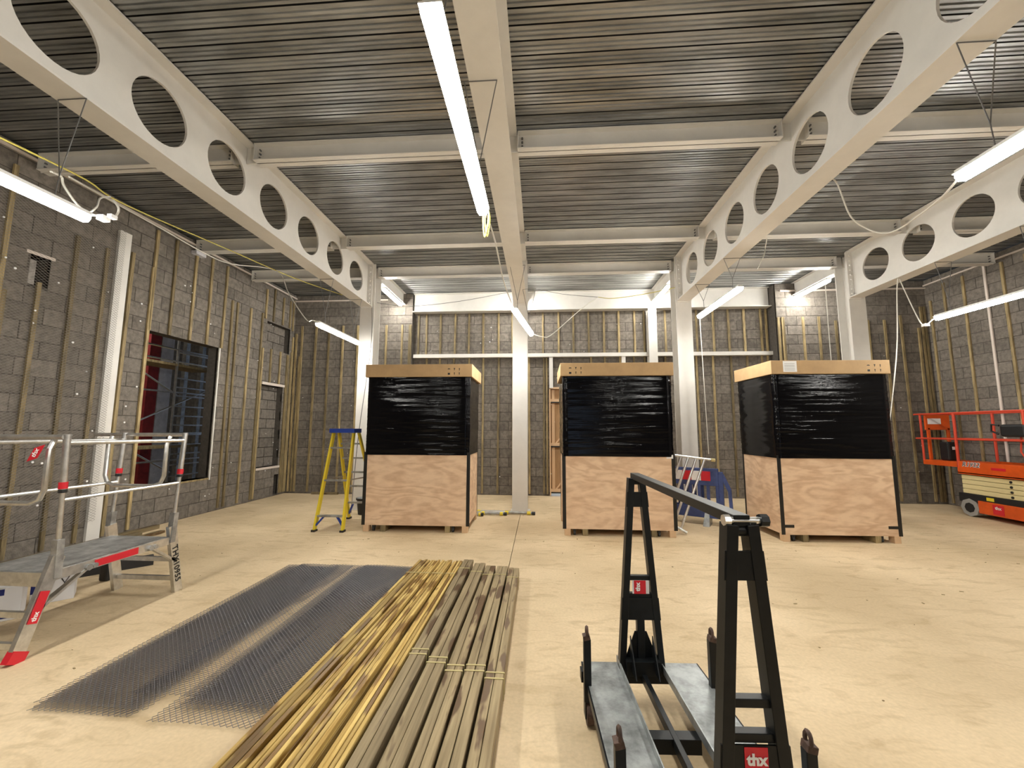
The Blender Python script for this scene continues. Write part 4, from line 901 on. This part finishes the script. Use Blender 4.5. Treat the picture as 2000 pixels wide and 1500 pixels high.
def aframe(v, s):
    zt = 1.315; t = .046; hb, ht = .118, .032
    zb = ZP-.03
    def px_(z, k): return k*(hb+(ht-hb)*(z-zb)/(zt-zb))
    for k in (-1, 1): tp(mb().bar((px_(zb, k), v, zb), (px_(zt, k), v, zt), t*.8, t*1.2, (0, 1, 0)), 'frame_leg', m_black)
    def plate(z0, z1, vo, th=.006): w0_, w1_ = px_(z0, 1)+t*.5, px_(z1, 1)+t*.5; return tp(mb().prism([(-w0_, vo, z0), (w0_, vo, z0), (w1_, vo, z1), (-w1_, vo, z1)], (0, th, 0)), 'gusset_plate', m_black, 0)
    plate(1.145, 1.235, v-.024); plate(.49, .615 if s > 0 else .668, v-.024)
    for z in ((.725, .625) if s > 0 else (.78, .682)): tp(mb().box(-px_(z, 1), px_(z, 1), v-.016, v+.016, z-.013, z+.013), 'cross_bar', m_black)
    tp(mb().box(-.022, .022, v-.02, v+.02, ZP-.02, .52), 'centre_post', m_black)
    for k in (-.065, .065): tp(mb().prism([(k-.003, v-.02, ZP), (k-.003, v-.14*s, ZP), (k-.003, v-.02, .40)], (.006, 0, 0)), 'gusset_fin', m_black, 0)
    tp(mb().box(-.10, .10, v-.06, v+.02, ZP-.02, ZP+.06), 'base_block', m_black)
    for k in (-1, 1): tp(mb().prism([(k*.115, v-.008, ZP), (k*.02, v-.008, ZP), (k*.02, v-.008, .42), (k*.035, v-.008, .42)], (0, .006, 0)), 'base_gusset', m_black, 0)
    tp(mb().tube([(-.03, v, zt-.02), (.03, v, zt-.02)], .02, 10), 'top_pin', m_black, 0, True)
aframe(Vf-.03, 1); aframe(Vn+.0, -1)
tp(mb().box(-.026, .026, Vn-.02, Vf-.0, 1.31, 1.345), 'top_bar', m_black)
tp(mb().tube([(-.05, Vn-.01, 1.327), (.085, Vn-.01, 1.327)], .011, 10), 'clamp_bolt', m_alu, 0, True); tp(mb().tube([(.06, Vn-.01, 1.327), (.085, Vn-.01, 1.327)], .02, 8), 'clamp_nut', m_black, 0, True)
tp(mb().tube([(-.055, Vn-.01, 1.327), (-.035, Vn-.01, 1.327)], .018, 8), 'clamp_nut', m_alu, 0, True)
# labels
tp(mb().box(-.035, .035, Vn-.0265, Vn-.025, .55, .664), 'red_label', m_red, 0)
text('label_text', 'thx', .044, m_whitep, tr, frame((0, Vn-.0285, .630), (1, 0, 0), (0, 0, 1)), bold=.0018)
text('label_small_text', 'THE HIRE EXPERTS', .0085, m_whitep, tr, frame((0, Vn-.0285, .604), (1, 0, 0), (0, 0, 1)))
tp(mb().box(-.045, .055, Vf-.048, Vf-.046, .637, .713), 'white_label', m_whitep, 0); tp(mb().box(-.035, .035, Vf-.05, Vf-.048, .637, .713), 'red_label', m_red, 0)
text('label_text', 'thx', .036, m_whitep, tr, frame((-.012, Vf-.052, .677), (0, 0, 1), (-1, 0, 0)), bold=.0016)
# corner stakes with eyes, and wheels
for (u, v) in ((-.345, .40), (.345, .40), (-.345, -.37), (.345, -.37)):
    tp(mb().box(u-.02, u+.02, v-.018, v+.018, .13, .455), 'stake', m_black, .003)
    tp(mb().bar((u, v, .45), (u-(.006 if u < 0 else -.006), v, .475), .042, .038), 'stake_head', m_rust, .002)
    pts = [(u, v+.017*math.cos(t)+.0, .487+.028*math.sin(t)) for t in [i*2*PI/12 for i in range(12)]]
    tp(mb().tube(pts, .008, 5, closed=True), 'eye', m_rust, 0, True)
for (u, v) in ((-.335, .42), (.335, .42), (-.335, -.52), (.335, -.52)):
    tp(mb().tube([(u-.018, v, .06), (u+.018, v, .06)], .06, 20), 'wheel', m_rust, 0, True)
    tp(mb().box(u-.026, u-.02, v-.03, v+.03, .04, ZP-.02).box(u+.02, u+.026, v-.03, v+.03, .04, ZP-.02), 'wheel_fork', m_black, 0)

# ---------------------------------------------------------------- debris on the floor
m = mb(); rr = random.Random(3)
for i in range(170):
    x, y = rr.uniform(-5, 7.5), rr.uniform(2.0, 9.5)
    if (-3 < x < 0 and y < 4.9) or (-2.9 < x < 5.2 and 6.25 < y < 7.6) or (x < -4 and y < 5) or (0 < x < 1.2 and y < 2.9): continue
    s = rr.uniform(.003, .010); a = rr.uniform(0, 3); L_ = s*rr.uniform(1, 4)
    m.bar((x, y, s*.3), (x+L_*math.cos(a), y+L_*math.sin(a), s*.3), s, s*.6)
o = stuff(m.obj('floor_debris', m_timg)); tag(o, 'scattered wood chips and crumbs on the concrete floor', 'debris')
